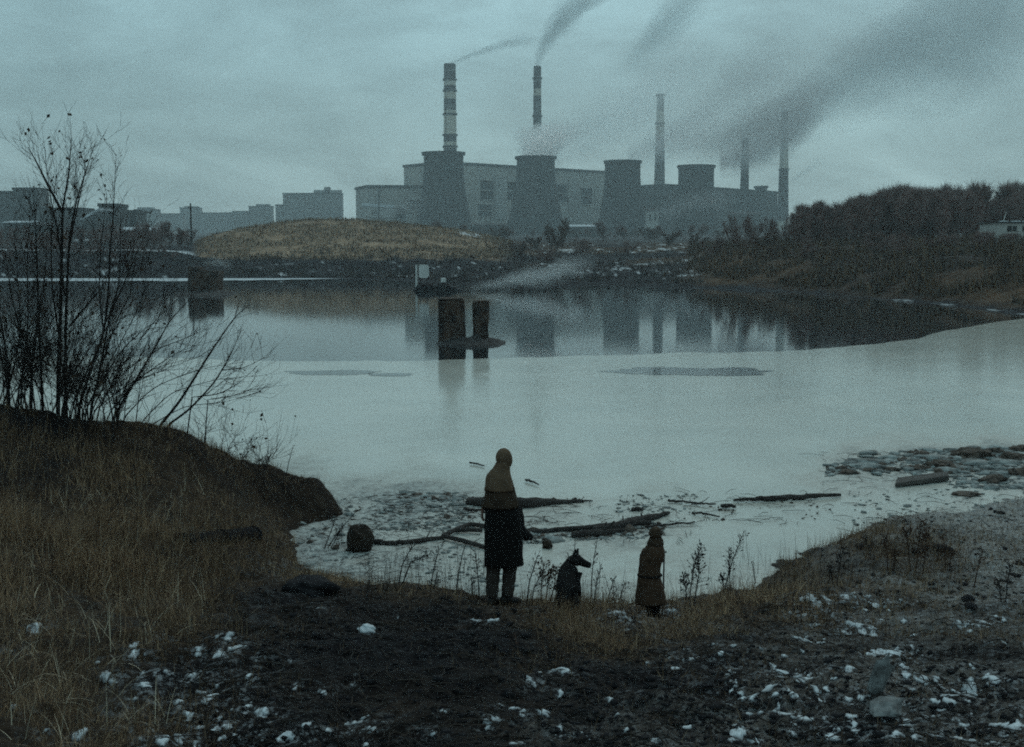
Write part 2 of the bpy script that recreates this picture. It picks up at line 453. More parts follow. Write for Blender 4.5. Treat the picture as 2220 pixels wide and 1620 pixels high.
# ------------------------------------------------------------------ ice and water
ICE_EDGE = [(-1500, 770), (0, 772), (340, 776), (500, 783), (900, 784), (1240, 774), (1480, 766), (1650, 764), (1750, 760), (1820, 754), (1900, 746),
            (1990, 736), (2020, 724), (2080, 713), (2150, 700), (2220, 691), (2700, 680), (3600, 676)]
SLUSH = [(690, 1130, 1), (680, 1190, 1), (760, 1100, .8), (830, 1105, .9), (930, 1100, 1), (1000, 1115, .7), (900, 1180, .45), (880, 1240, .7), (1020, 1250, .6), (1100, 1270, .5),
         (1300, 1220, .25), (1330, 1300, .5), (1400, 1110, .25), (1200, 1150, .6), (1350, 1150, .6), (1500, 1260, .3), (1850, 1015, .6), (2000, 1000, .8), (2150, 1000, 1), (2100, 1060, .4),
         (2000, 1080, .15), (2100, 1110, .4), (1800, 1150, .12), (1600, 1150, .1), (1500, 1000, 0), (1200, 950, 0), (800, 1000, .02), (700, 900, 0), (1600, 1050, 0), (1150, 1040, .05),
         (1000, 1000, 0), (1900, 900, 0), (2200, 900, 0), (500, 900, 0), (2100, 800, 0), (2200, 720, 0), (1950, 780, 0), (2200, 860, 0), (2350, 780, 0), (2050, 930, 0), (1750, 960, 0), (1300, 1050, .05), (900, 850, 0), (1700, 850, 0)]
ipx = np.arange(-1500, 3700, 9.0)
prow = np.concatenate([np.linspace(0, 1, 150) ** 1.35])
ie = np.interp(ipx, [e[0] for e in ICE_EDGE], [e[1] for e in ICE_EDGE])
ie = ie + (fbm(ipx * .02, ipx * 0, 4, 5) - .5) * 4
PY = ie[None, :] + (1325 - ie[None, :]) * prow[:, None]
PX = np.repeat(ipx[None, :], len(prow), 0)
cx_, cy_ = (PX - 1110) / F, (810 - PY) / F
rz = -ST + cy_ * CT; ry = CT + cy_ * ST
T = -CAMZ / rz
IX, IY = cx_ * T, ry * T
sl = np.zeros_like(PX); ws = np.zeros_like(PX)
for a, b, v in SLUSH:
    d = ((PX - a) ** 2 + (1.8 * (PY - b)) ** 2 + 300) ** -1.7
    ws += d; sl += d * v
sl = sl / ws
nz = fbm(IX * 2.2, IY * 2.2, 5, 12, .6)
sl = np.clip(sl + (nz - .5) * 1.1 * np.clip(sl * 2.5, 0, 1), 0, 1)
IZ = .02 + sl * (fbm(IX * 5, IY * 5, 4, 22, .6) - .3) * .09 + (fbm(IX * .5, IY * .5, 3, 4) - .5) * .004


def ice_mat():
    m, nt, out = new_mat('lake_ice')
    N, L = nt.nodes, nt.links
    b = N.new('ShaderNodeBsdfPrincipled'); L.new(b.outputs[0], out.inputs[0])
    tc = N.new('ShaderNodeTexCoord')
    at = N.new('ShaderNodeAttribute'); at.attribute_name = 'tint'
    sp = N.new('ShaderNodeSeparateColor'); L.new(at.outputs['Color'], sp.inputs[0])
    n = N.new('ShaderNodeTexNoise'); n.inputs['Scale'].default_value = .35; n.inputs['Detail'].default_value = 6
    L.new(tc.outputs['Object'], n.inputs['Vector'])
    r = N.new('ShaderNodeValToRGB'); r.color_ramp.elements[0].color = (.47, .47, .42, 1); r.color_ramp.elements[1].color = (.58, .565, .50, 1)
    r.color_ramp.elements[0].position = .3; r.color_ramp.elements[1].position = .7
    L.new(n.outputs['Fac'], r.inputs[0])
    n2 = N.new('ShaderNodeTexNoise'); n2.inputs['Scale'].default_value = 9; n2.inputs['Detail'].default_value = 8; n2.inputs['Roughness'].default_value = .7
    L.new(tc.outputs['Object'], n2.inputs['Vector'])
    r2 = N.new('ShaderNodeValToRGB'); r2.color_ramp.elements[0].color = (.09, .09, .09, 1); r2.color_ramp.elements[1].color = (.43, .46, .44, 1)
    r2.color_ramp.elements[0].position = .36; r2.color_ramp.elements[1].position = .6
    L.new(n2.outputs['Fac'], r2.inputs[0])
    mx = N.new('ShaderNodeMix'); mx.data_type = 'RGBA'
    L.new(sp.outputs['Red'], mx.inputs[0]); L.new(r.outputs[0], mx.inputs[6]); L.new(r2.outputs[0], mx.inputs[7])
    L.new(mx.outputs[2], b.inputs['Base Color'])
    mr = N.new('ShaderNodeMapRange'); L.new(sp.outputs['Red'], mr.inputs[0])
    mr.inputs[3].default_value = .11; mr.inputs[4].default_value = .8
    L.new(mr.outputs[0], b.inputs['Roughness'])
    b.inputs['IOR'].default_value = 1.31
    bp = N.new('ShaderNodeBump'); bp.inputs['Distance'].default_value = .02
    L.new(sp.outputs['Red'], bp.inputs['Strength']); L.new(n2.outputs['Fac'], bp.inputs['Height']); L.new(bp.outputs[0], b.inputs['Normal'])
    return m


V = np.stack([IX.ravel(), IY.ravel(), IZ.ravel()], 1)
col = np.stack([sl.ravel()] * 3, 1)
ICE_M = ice_mat()
me = np_mesh('ice', V, grid_faces(*IX.shape)[:, ::-1], ICE_M, True, col)
tag(link_mesh('ice', me, None), 'pale grey ice sheet over the near half of the lake', None, None, 'structure')


def water_mat():
    m, nt, out = new_mat('lake_water')
    N, L = nt.nodes, nt.links
    b = N.new('ShaderNodeBsdfPrincipled'); L.new(b.outputs[0], out.inputs[0])
    b.inputs['Base Color'].default_value = (.012, .017, .02, 1)
    b.inputs['Roughness'].default_value = .06; b.inputs['IOR'].default_value = 1.333
    tc = N.new('ShaderNodeTexCoord')
    mp = N.new('ShaderNodeMapping'); mp.inputs['Scale'].default_value = (.25, 1, 1)
    L.new(tc.outputs['Object'], mp.inputs[0])
    n = N.new('ShaderNodeTexNoise'); n.inputs['Scale'].default_value = 1.2; n.inputs['Detail'].default_value = 3
    L.new(mp.outputs[0], n.inputs['Vector'])
    bp = N.new('ShaderNodeBump'); bp.inputs['Strength'].default_value = .25; bp.inputs['Distance'].default_value = .004
    L.new(n.outputs['Fac'], bp.inputs['Height']); L.new(bp.outputs[0], b.inputs['Normal'])
    return m


WAT = water_mat()
mb = MB(); mb.quad((-700, -60, -.02), (700, -60, -.02), (700, 330, -.02), (-700, 330, -.02))
tag(mb.build('water', WAT), 'dark open water between the ice edge and the far shore', None, None, 'structure')


def blob_sheet(name, cx, cy, rx, ry, z, m, seed, kind='structure'):
    """flat irregular sheet given in photo pixels, laid on the ice"""
    n = 120; vs = [at_z(cx, cy, z)]
    for i in range(n):
        a = 2 * math.pi * i / n
        k = .45 + 1.0 * float(fbm(np.array([math.cos(a) * 2.2 + 7]), np.array([math.sin(a) * 2.2]), 5, seed, .6)[0])
        vs.append(at_z(cx + rx * k * math.cos(a), cy + ry * k * math.sin(a), z))
    fs = [(0, 1 + (i + 1) % n, 1 + i) for i in range(n)]
    me = bpy.data.meshes.new(name); me.from_pydata([tuple(v) for v in vs], [], fs); me.materials.append(m)
    return tag(link_mesh(name, me, None), None, None, None, kind)


blob_sheet('water', 730, 808, 105, 6.0, .027, WAT, 3)['label'] = 'long thin melt pool on the ice below the left pier'
blob_sheet('water', 850, 812, 55, 3.5, .027, WAT, 5)['label'] = 'small melt pool on the ice right of the long one'
blob_sheet('water', 1500, 806, 205, 9.5, .027, WAT, 8)['label'] = 'wide oval melt pool on the ice before the far bank'
# thin ice shelf along the far shore at the left
mb = MB()
xs = np.linspace(-900, 760, 80)
top = [at_z(x, 603.5 - .0 * x, .05) for x in xs]; bot = [at_z(x, 609.5 + (float(vnoise(x * .03, 0, 3)) - .5) * 1.5 - max(0, (x - 420) / 340) * 5.5, .05) for x in xs]
for i in range(len(xs) - 1):
    mb.quad(bot[i], bot[i + 1], top[i + 1], top[i])
mb.build('ice', M['snow'])
tag(bpy.data.objects['ice.001'], 'narrow white ice shelf along the far shore', None, None, 'structure')

# ------------------------------------------------------------------ far shore
def zrow(py, Y):
    a = PITCH + math.atan((py - 810) / F)
    return CAMZ - Y * math.tan(a)


FAR = {  # photo column: shoreline distance and (distance, photo row) going back
 -700: (188, [(194, 601), (210, 548), (222, 543), (250, 540), (280, 537), (330, 534), (420, 528), (700, 520), (1000, 510), (2200, 500)]),
 350: (188, [(194, 601), (210, 548), (222, 543), (250, 540), (280, 537), (330, 534), (420, 528), (700, 520), (1000, 510), (2200, 500)]),
 420: (188, [(194, 600), (207, 560), (218, 549), (240, 538), (270, 532), (330, 532), (420, 528), (700, 520), (1000, 510), (2200, 500)]),
 445: (188, [(194, 599), (206, 575), (216, 559), (240, 530), (270, 517), (330, 528), (420, 528), (700, 520), (1000, 510), (2200, 500)]),
 520: (188, [(194, 598), (205, 580), (214, 562), (240, 520), (270, 496), (320, 515), (420, 525), (700, 518), (1000, 510), (2200, 500)]),
 620: (188, [(194, 598), (205, 582), (214, 561), (240, 510), (275, 481), (330, 510), (420, 522), (700, 518), (1000, 510), (2200, 500)]),
 700: (186, [(193, 598), (205, 582), (214, 560), (240, 508), (275, 477), (330, 508), (420, 522), (700, 518), (1000, 510), (2200, 500)]),
 790: (183, [(191, 599), (203, 582), (212, 558), (240, 508), (275, 479), (330, 508), (420, 522), (700, 518), (1000, 510), (2200, 500)]),
 900: (174, [(182, 603), (198, 580), (210, 556), (240, 514), (272, 488), (330, 508), (420, 522), (700, 518), (1000, 510), (2200, 500)]),
 1000: (158, [(166, 614), (188, 583), (208, 558), (240, 526), (268, 501), (330, 512), (420, 522), (700, 518), (1000, 510), (2200, 500)]),
 1070: (146, [(154, 618), (175, 588), (200, 566), (235, 543), (262, 518), (330, 518), (420, 520), (700, 516), (1000, 508), (2200, 500)]),
 1150: (140, [(147, 621), (168, 598), (192, 574), (232, 551), (262, 538), (340, 526), (420, 520), (700, 514), (1000, 506), (2200, 500)]),
 1300: (159, [(166, 611), (185, 592), (210, 571), (250, 551), (290, 538), (340, 528), (420, 522), (700, 514), (1000, 506), (2200, 500)]),
 1480: (145, [(150, 617), (166, 598), (192, 573), (232, 549), (280, 533), (340, 526), (420, 520), (700, 513), (1000, 506), (2200, 500)]),
 1560: (140, [(144, 621), (156, 590), (172, 560), (195, 542), (225, 530), (300, 525), (420, 518), (700, 512), (1000, 506), (2200, 500)]),
 1700: (131, [(134, 628), (142, 592), (155, 554), (172, 536), (200, 528), (280, 524), (420, 516), (700, 511), (1000, 505), (2200, 500)]),
 1880: (113, [(117, 641), (125, 600), (138, 556), (155, 536), (180, 525), (260, 520), (420, 515), (700, 510), (1000, 505), (2200, 500)]),
 2050: (100.5, [(104, 654), (112, 608), (124, 561), (140, 541), (170, 523), (240, 518), (420, 514), (700, 510), (1000, 505), (2200, 500)]),
 2220: (85.5, [(89, 670), (98, 618), (110, 566), (128, 543), (160, 519), (230, 515), (420, 513), (700, 509), (1000, 505), (2200, 500)]),
 2900: (69, [(72, 704), (80, 632), (90, 570), (105, 548), (140, 522), (220, 515), (420, 513), (700, 509), (1000, 505), (2200, 500)])}
keys = sorted(FAR)
TYY, TZZ = [], []
for k in keys:
    Ys, rows = FAR[k]
    TYY.append([Ys - 14, Ys] + [r[0] for r in rows]); TZZ.append([-1.5, -.03] + [zrow(r[1], r[0]) for r in rows])
TYY = np.array(TYY); TZZ = np.array(TZZ)
fpx = np.arange(-700, 2901, 5.0)
NS = 11
rowp = np.linspace(0, TYY.shape[1] - 1, (TYY.shape[1] - 1) * NS + 1)


def smooth_interp(tab):
    a = np.stack([np.interp(fpx, keys, tab[:, j]) for j in range(tab.shape[1])], 1)
    ker = np.hanning(15); ker /= ker.sum()
    pad = np.pad(a, ((7, 7), (0, 0)), 'edge')
    a = np.stack([np.convolve(pad[:, j], ker, 'valid') for j in range(a.shape[1])], 1)
    i = np.clip(rowp.astype(int), 0, tab.shape[1] - 2); f = rowp - i
    p1 = a[:, i]; p2 = a[:, i + 1]
    m1 = (a[:, i + 1] - a[:, np.maximum(i - 1, 0)]) * .35; m2 = (a[:, np.minimum(i + 2, tab.shape[1] - 1)] - a[:, i]) * .35
    f2, f3 = f * f, f * f * f
    return (2 * f3 - 3 * f2 + 1) * p1 + (f3 - 2 * f2 + f) * m1 + (-2 * f3 + 3 * f2) * p2 + (f3 - f2) * m2


FY = smooth_interp(TYY); FZ = smooth_interp(TZZ)
FX = ((fpx - 1110) / F)[:, None] * FY * .997
rn = np.repeat(rowp[None, :], len(fpx), 0); pn = np.repeat(fpx[:, None], len(rowp), 1)
onland = np.clip((rn - 1.0) / .8, 0, 1)
FZ = FZ + onland * ((fbm(FX * .12, FY * .12, 4, 31) - .5) * .9 + (fbm(FX * .6, FY * .6, 4, 33, .6) - .5) * .7)
n1 = fbm(FX * .08, FY * .08, 5, 51); n2 = fbm(FX * .5, FY * .5, 5, 52, .65); n3 = fbm(FX * .03, FY * .03, 3, 53)


def ss(a, b, x):
    t = np.clip((x - a) / (b - a), 0, 1); return t * t * (3 - 2 * t)


dark = np.array([.020, .020, .023]); tan = np.array([.31, .23, .16]); brn = np.array([.075, .045, .026]); grey = np.array([.06, .06, .062]); snw = np.array([.55, .58, .6])
FC = dark[None, None, :] * (.6 + .9 * n2[..., None])
w = ss(1430, 1560, pn) * ss(1.6, 2.6, rn) * np.clip(.55 + (n1 - .4) * 2, 0, 1)
FC = FC * (1 - w[..., None]) + w[..., None] * brn * (.4 + 1.2 * n2[..., None])
hl = ss(415, 445, pn) * (1 - ss(1040, 1120, pn)) * ss(3.75, 4.15, rn + (n2 - .5) * .7)
FC = FC * (1 - hl[..., None]) + hl[..., None] * (tan * np.clip(.1 + 1.5 * (n2 * .5 + n1 * .5), .3, 1.3)[..., None] * np.array([1, .95, .92]) * (1 - .45 * ss(5.5, 6.1, rn))[..., None])
w = ss(1060, 1140, pn) * (1 - ss(1450, 1560, pn)) * ss(3, 5, rn) * np.clip((n1 - .42) * 5, 0, 1)
FC = FC * (1 - w[..., None]) + w[..., None] * brn * .8
w = ss(6.5, 7.5, rn); FC = FC * (1 - w[..., None]) + w[..., None] * grey * (.6 + .5 * n2[..., None])
sm = np.zeros_like(rn)                                            # old snow lying in streaks
sm = np.maximum(sm, (1 - ss(405, 432, pn)) * ss(3.55, 3.75, rn) * (1 - ss(4.0, 4.25, rn)) * ss(.3, .45, n3 + n2 * .25))
sm = np.maximum(sm, ss(560, 620, pn) * (1 - ss(760, 800, pn)) * ss(3.3, 3.5, rn) * (1 - ss(3.75, 3.9, rn)) * ss(.5, .58, n1))
sm = np.maximum(sm, ss(1120, 1200, pn) * (1 - ss(1480, 1540, pn)) * ss(2, 3, rn) * (1 - ss(6.5, 7, rn)) * ss(.60, .66, n2 * .6 + n1 * .4))
sm = np.maximum(sm, ss(985, 1000, pn) * (1 - ss(1030, 1050, pn)) * ss(5.6, 5.85, rn) * (1 - ss(6.1, 6.4, rn)))
sm = np.maximum(sm, ss(2000, 2060, pn) * ss(5.3, 5.8, rn) * (1 - ss(6.5, 7, rn)) * .35)
sm = np.maximum(sm, ss(1800, 1900, pn) * ss(1.02, 1.1, rn) * (1 - ss(1.3, 1.5, rn)) * ss(.5, .6, n2) * .5)
sm = np.maximum(sm, (1 - ss(1090, 1130, pn)) * ss(1.6, 2.0, rn) * (1 - ss(3.6, 3.9, rn)) * ss(.645, .69, n2 * .75 + n1 * .25) * .8)
FC = FC * (1 - sm[..., None]) + sm[..., None] * snw
fm, nt, out = new_mat('far_ground')
b = nt.nodes.new('ShaderNodeBsdfPrincipled'); b.inputs['Roughness'].default_value = 1; b.inputs['Specular IOR Level'].default_value = .1
a = nt.nodes.new('ShaderNodeAttribute'); a.attribute_name = 'tint'
tcn = nt.nodes.new('ShaderNodeTexCoord'); nn = nt.nodes.new('ShaderNodeTexNoise'); nn.inputs['Scale'].default_value = .9; nn.inputs['Detail'].default_value = 8
nt.links.new(tcn.outputs['Object'], nn.inputs['Vector'])
rr = nt.nodes.new('ShaderNodeMapRange'); rr.inputs[1].default_value = .3; rr.inputs[2].default_value = .7; rr.inputs[3].default_value = .5; rr.inputs[4].default_value = 1.45
nt.links.new(nn.outputs['Fac'], rr.inputs[0])
vm = nt.nodes.new('ShaderNodeVectorMath'); vm.operation = 'SCALE'
nt.links.new(a.outputs['Color'], vm.inputs[0]); nt.links.new(rr.outputs[0], vm.inputs['Scale'])
nt.links.new(vm.outputs[0], b.inputs['Base Color']); nt.links.new(b.outputs[0], out.inputs[0])
V = np.stack([FX.ravel(), FY.ravel(), FZ.ravel()], 1)
me = np_mesh('far_shore', V, grid_faces(*FX.shape)[:, ::-1], fm, True, FC.reshape(-1, 3))
tag(link_mesh('far_shore', me, None), 'far lake shore with a low grassy hill and dark banks', None, None, 'structure')


def fz(px, Y):
    """height of the far ground at a photo column and distance"""
    i = int(np.clip(round((px + 700) / 5), 0, len(fpx) - 1))
    return float(np.interp(Y, FY[i], FZ[i]))


def far_at(px, Y):
    return Vector(((px - 1110) / F * Y * .997, Y, fz(px, Y)))


# ------------------------------------------------------------------ power station
def px_w(n, Y):
    """n photo pixels at distance Y, in metres"""
    return n / F * Y * .997


def cooling_tower(label, cx, top, wtop, wbase, Y, flare=0.0, basepy=520):
    p = at_y(cx, top, Y); zt = p.z
    zb = zrow(basepy, Y) - 6
    t = thing('cooling_tower', label, 'cooling tower', (p.x, Y, zb), 'cooling towers of the power station')
    H = zt - zb; rt = px_w(wtop / 2, Y); rb = px_w(wbase / 2, Y)
    mb = MB(); prof = []
    for i in range(25):
        u = i / 24
        k = (1 - u) ** 1.75
        r = rt * (.955 + .045 * max(0, (u - .7) / .3) ** 1.5) * (1 - k) + rb * k
        prof.append((r, .06 * H + u * .94 * H))
    outer = prof + [(prof[-1][0] - 1.1, H), (prof[-1][0] - 1.4, H * .8)]
    mb.lathe(outer, 48, top=True, bottom=False)
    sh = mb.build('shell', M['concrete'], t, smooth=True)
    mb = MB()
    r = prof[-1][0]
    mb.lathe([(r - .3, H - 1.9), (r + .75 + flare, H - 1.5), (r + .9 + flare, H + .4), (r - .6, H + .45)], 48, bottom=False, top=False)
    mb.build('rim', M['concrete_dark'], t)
    mb = MB()
    for i in range(24):
        a = 2 * math.pi * i / 24
        mb.tube([(rb * 1.02 * math.cos(a), rb * 1.02 * math.sin(a), -1), (rb * .99 * math.cos(a + .13), rb * .99 * math.sin(a + .13), .065 * H)], .6, 4)
    o = mb.build('support_ring', M['concrete_dark'], t)
    o['kind'] = 'stuff'
    # vertical stiffening ribs are part of the shell look: a thin ladder run on the side
    mb = MB()
    a = -1.9
    pts = [((r_ + .35) * math.cos(a), (r_ + .35) * math.sin(a), z_) for r_, z_ in prof]
    mb.tube(pts, .22, 4)
    mb.build('ladder', M['steel'], t)
    return t


cooling_tower('leftmost cooling tower, its dark rim standing in front of the tallest striped chimney', 961.5, 332, 86, 140, 870, .5)
cooling_tower('cooling tower venting white steam below the second striped chimney', 1161.5, 341, 82, 148, 885, .5)
cooling_tower('plain dark cooling tower at the right end of the big boiler house', 1350, 350, 77, 122, 870, 0)
cooling_tower('squat cooling tower standing between the pale chimney and the two thin ones', 1509.5, 360, 77, 112, 900, 0)


def chimney(label, cx, top, basepy, wtop, wbase, Y, bands, rings, default='stack_pale'):
    """bands: list of (py0, py1, material) from the top down"""
    zt = at_y(cx, top, Y).z; zb = zrow(basepy, Y)
    p = at_y(cx, top, Y)
    t = thing('chimney', label, 'chimney', (p.x, Y, zb), 'chimneys of the power station')
    H = zt - zb

    def z_of(py): return at_y(cx, py, Y).z - zb

    def rad(z): return px_w(wtop / 2 + (wbase - wtop) / 2 * (1 - z / H), Y)
    cuts = sorted(set([top, basepy] + [b[0] for b in bands] + [b[1] for b in bands]))
    names = [default, 'stack_dark', 'stack_grey', 'stack_pale']
    mats = [M[n] for n in names]
    mb = MB(); n = 28
    for a, b_ in zip(cuts[:-1], cuts[1:]):
        mid = (a + b_) / 2; mname = default
        for q in bands:
            if q[0] <= mid <= q[1]: mname = q[2]
        mb.cur = names.index(mname)
        z1, z0 = z_of(a), z_of(b_)
        k = len(mb.v)
        for zc in (z0, z1):
            r = rad(zc)
            mb.v += [(r * math.cos(2 * math.pi * i / n), r * math.sin(2 * math.pi * i / n), zc) for i in range(n)]
        for i in range(n):
            j = (i + 1) % n
            mb.face((k + i, k + j, k + n + j, k + n + i))
    mb.cur = 1
    r = rad(H)
    k = len(mb.v)
    mb.v += [(r * math.cos(2 * math.pi * i / n), r * math.sin(2 * math.pi * i / n), H) for i in range(n)] + \
            [(.8 * r * math.cos(2 * math.pi * i / n), .8 * r * math.sin(2 * math.pi * i / n), H) for i in range(n)] + \
            [(.78 * r * math.cos(2 * math.pi * i / n), .78 * r * math.sin(2 * math.pi * i / n), H - 8) for i in range(n)]
    for i in range(n):
        j = (i + 1) % n
        mb.face((k + i, k + j, k + n + j, k + n + i)); mb.face((k + n + i, k + n + j, k + 2 * n + j, k + 2 * n + i))
    mb.face([k + 2 * n + i for i in range(n)])
    mb.build('shaft', mats, t, smooth=False)
    for py in rings:
        z = z_of(py); r = rad(z)
        mb = MB(); mb.lathe([(r - .1, z - 1.0), (r + .95, z - .5), (r + .95, z + .55), (r - .1, z + .6)], 28, top=False, bottom=False)
        mb.build('gallery', M['stack_dark'], t)
    mb = MB(); mb.tube([((rad(z) + .25) * math.cos(-2.2), (rad(z) + .25) * math.sin(-2.2), z) for z in np.linspace(0, H, 12)], .2, 4)
    mb.build('ladder', M['steel'], t)
    return t


D = 'stack_dark'; G_ = 'stack_grey'
chimney('tallest and widest striped chimney, rising behind the leftmost cooling tower', 975, 139, 480, 25, 31, 950,
        [(139, 173, D), (150, 156, G_), (186, 197, D), (215, 228, D), (228, 240, G_), (293, 308, D), (322, 333, D), (333, 480, G_)], [173, 197, 248, 293, 318])
chimney('slim striped chimney whose foot vanishes in white steam', 1165, 144, 480, 16, 21, 1000,
        [(144, 168, D), (168, 178, G_), (178, 193, D), (208, 222, D), (222, 278, G_), (276, 286, D), (330, 480, G_)], [170, 252])
chimney('pale grey chimney right of the plain dark cooling tower, hazed by smoke', 1432, 205, 490, 15, 27, 1050,
        [(204, 211, D), (211, 240, G_), (300, 490, G_)], [206, 268])
chimney('short dark-footed chimney rising from the right hand works building', 1616, 300, 490, 14, 22, 1090,
        [(362, 490, D), (300, 320, G_)], [362])
chimney('rightmost thin chimney with a dark base, standing clear of the works', 1702, 240, 500, 13, 26, 1150,
        [(240, 262, G_), (366, 480, D)], [368])


def wall_run(P, Q, zt0, zt1, zb, depth, name, label, wm, rm, wins=(), panels=(), group=None):
    """long building whose near facade runs from P to Q (x, y); wins: (u0, u1, v0, v1) on that facade"""
    P = Vector((P[0], P[1], 0)); Q = Vector((Q[0], Q[1], 0))
    d = (Q - P); Ln = d.length; d.normalize(); nrm = Vector((-d.y, d.x, 0))
    if nrm.y < 0: nrm = -nrm
    t = thing(name, label, 'building', (P.x, P.y, zb), group)

    def W(u, w, z): return (d.x * u + nrm.x * w, d.y * u + nrm.y * w, z)
    h0, h1 = zt0 - zb, zt1 - zb
    mb = MB()
    poly = [W(0, 0, 0), W(Ln, 0, 0), W(Ln, depth, 0), W(0, depth, 0)]
    mb.prism([p[:2] for p in poly], 0, [h0, h1, h1, h0])
    mb.build('wall', wm, t)
    mb = MB()
    poly = [W(-.8, -.8, 0), W(Ln + .8, -.8, 0), W(Ln + .8, depth + .8, 0), W(-.8, depth + .8, 0)]
    mb.prism([p[:2] for p in poly], [h0 + .01, h1 + .01, h1 + .01, h0 + .01], [h0 + 1.9, h1 + 1.9, h1 + 1.9, h0 + 1.9])
    mb.build('roof', rm, t)
    for (u0, u1, v0, v1) in wins:
        mb = MB()
        a = [W(u0 * Ln, -.35, 0), W(u1 * Ln, -.35, 0), W(u1 * Ln, .3, 0), W(u0 * Ln, .3, 0)]
        H = h0 + (h1 - h0) * (u0 + u1) / 2
        mb.prism([p[:2] for p in a], v0 * H, v1 * H)
        w = mb.build('window', M['window_dark'], t)
        mb = MB(); nb = max(2, int((v1 - v0) * H / 5))
        for i in range(nb + 1):
            z = v0 * H + (v1 - v0) * H * i / nb
            a = [W(u0 * Ln, -.7, 0), W(u1 * Ln, -.7, 0), W(u1 * Ln, -.36, 0), W(u0 * Ln, -.36, 0)]
            mb.prism([p[:2] for p in a], z - .35, z + .35)
        o = mb.build('glazing_bar', wm, w); o['kind'] = 'stuff'
    for (u0, u1, v0, v1, m) in panels:
        mb = MB()
        a = [W(u0 * Ln, -1.1, 0), W(u1 * Ln, -1.1, 0), W(u1 * Ln, .3, 0), W(u0 * Ln, .3, 0)]
        H = h0 + (h1 - h0) * (u0 + u1) / 2
        mb.prism([p[:2] for p in a], v0 * H, v1 * H)
        mb.build('wall_panel', m, t)
    return t


GPS = 'buildings of the power station'
A = at_y(960, 355, 930); B = at_y(1312, 376, 1025)
wall_run((A.x, A.y), (B.x, B.y), A.z, B.z - 0, zrow(512, 930), 55, 'boiler_house', 'long tall boiler house behind the cooling towers, dark window bays in its wall',
         M['wall_grey'], M['roof'],
         wins=[(.215, .29, .52, .80), (.375, .43, .52, .80), (.68, .75, .52, .80), (.84, .91, .5, .76), (.2, .28, .28, .46), (.60, .64, .3, .5)],
         panels=[(.30, .365, .25, .86, M['wall_pale']), (.755, .775, .2, .9, M['wall_grey']), (.93, .94, .2, .95, M['wall_grey'])], group=GPS)
A = at_y(797, 407, 890); B = at_y(930, 408, 905)
t = wall_run((A.x, A.y), (B.x, B.y), A.z, B.z, zrow(512, 900), 40, 'plant_annex', 'lower flat roofed works block left of the leftmost cooling tower', M['wall_grey'], M['roof'],
             wins=[(.45, .6, .35, .6), (.68, .95, .55, .75)], panels=[(0.0, .19, .0, .97, M['wall_pale'])], group=GPS)
A = at_y(788, 447, 860); B = at_y(850, 451, 862)
wall_run((A.x, A.y), (B.x, B.y), A.z, B.z, at_y(788, 462, 860).z - 3, 12, 'conveyor_house', 'small pale snow-topped hut in front of the flat roofed works block', M['wall_pale'], M['snow'], wins=[(.3, .5, .3, .7)], group=GPS)
A = at_y(1440, 404, 960); B = at_y(1686, 420, 1035)
wall_run((A.x, A.y), (B.x, B.y), A.z, B.z, zrow(512, 960), 50, 'turbine_hall', 'low dark works hall running behind the squat cooling tower', M['wall_dark'], M['roof'],
         wins=[(.1, .2, .4, .7), (.6, .66, .45, .7), (.75, .8, .45, .7)], group=GPS)
A = at_y(1396, 432, 940); B = at_y(1445, 434, 945)
wall_run((A.x, A.y), (B.x, B.y), A.z, B.z, zrow(512, 940), 25, 'pump_house', 'small block between the plain dark cooling tower and the pale chimney', M['wall_dark'], M['roof'], wins=[(.3, .6, .5, .7)], group=GPS)
A = at_y(1652, 408, 1010); B = at_y(1663, 408, 1013)
wall_run((A.x, A.y), (B.x, B.y), A.z, B.z, zrow(440, 1010), 8, 'roof_hut', 'tiny hut on the roof near the right end of the low works hall', M['wall_dark'], M['roof'], wins=[(.3, .7, .7, .9)], group=GPS)
# loading canopy below the works block
t = thing('mast', 'thin dark mast in front of the flat roofed works block', 'mast', at_y(822, 500, 850))
mb = MB(); Hm = at_y(822, 404, 850).z - at_y(822, 500, 850).z
mb.tube([(0, 0, -3), (0, 0, Hm)], [.7, .4], 6); mb.build('post', M['steel'], t)
mb = MB(); mb.box(-2, 2, -.3, .3, Hm - 3, Hm - 2.5); mb.build('crossarm', M['steel'], t)


# ------------------------------------------------------------------ distant town
def block(label, x0, x1, top, Y, name='apartment_block', basepy=530, stories=9, bays=8, hut=None, wm='block_pale', group='distant apartment blocks'):
    a = at_y(x0, top, Y); b_ = at_y(x1, top, Y); zb = zrow(basepy, Y) - 2
    t = thing(name, label, 'building', (a.x, Y, zb), group)
    w = b_.x - a.x; H = a.z - zb
    mb = MB(); mb.box(0, w, 0, 14, 0, H); mb.build('wall', M[wm], t)
    mb = MB(); mb.box(-.4, w + .4, -.4, 14.4, H + .01, H + 1.2); rf = mb.build('roof', M['roof'], t)
    if hut:
        for h0, h1, hh in hut:
            mb = MB(); mb.box(w * h0, w * h1, 3, 10, H + 1.2, H + 1.2 + hh); mb.build('roof_hut', M[wm], rf)
    mb = MB()
    for s in range(stories):
        z = H - 2.4 - s * (H * .9 / stories)
        for c in range(bays):
            x = w * (c + .25) / bays
            mb.box(x, x + w * .45 / bays, -.12, .1, z - 1.1, z + .5)
    o = mb.build('window', M['block_win'], t); o['kind'] = 'stuff'
    return t


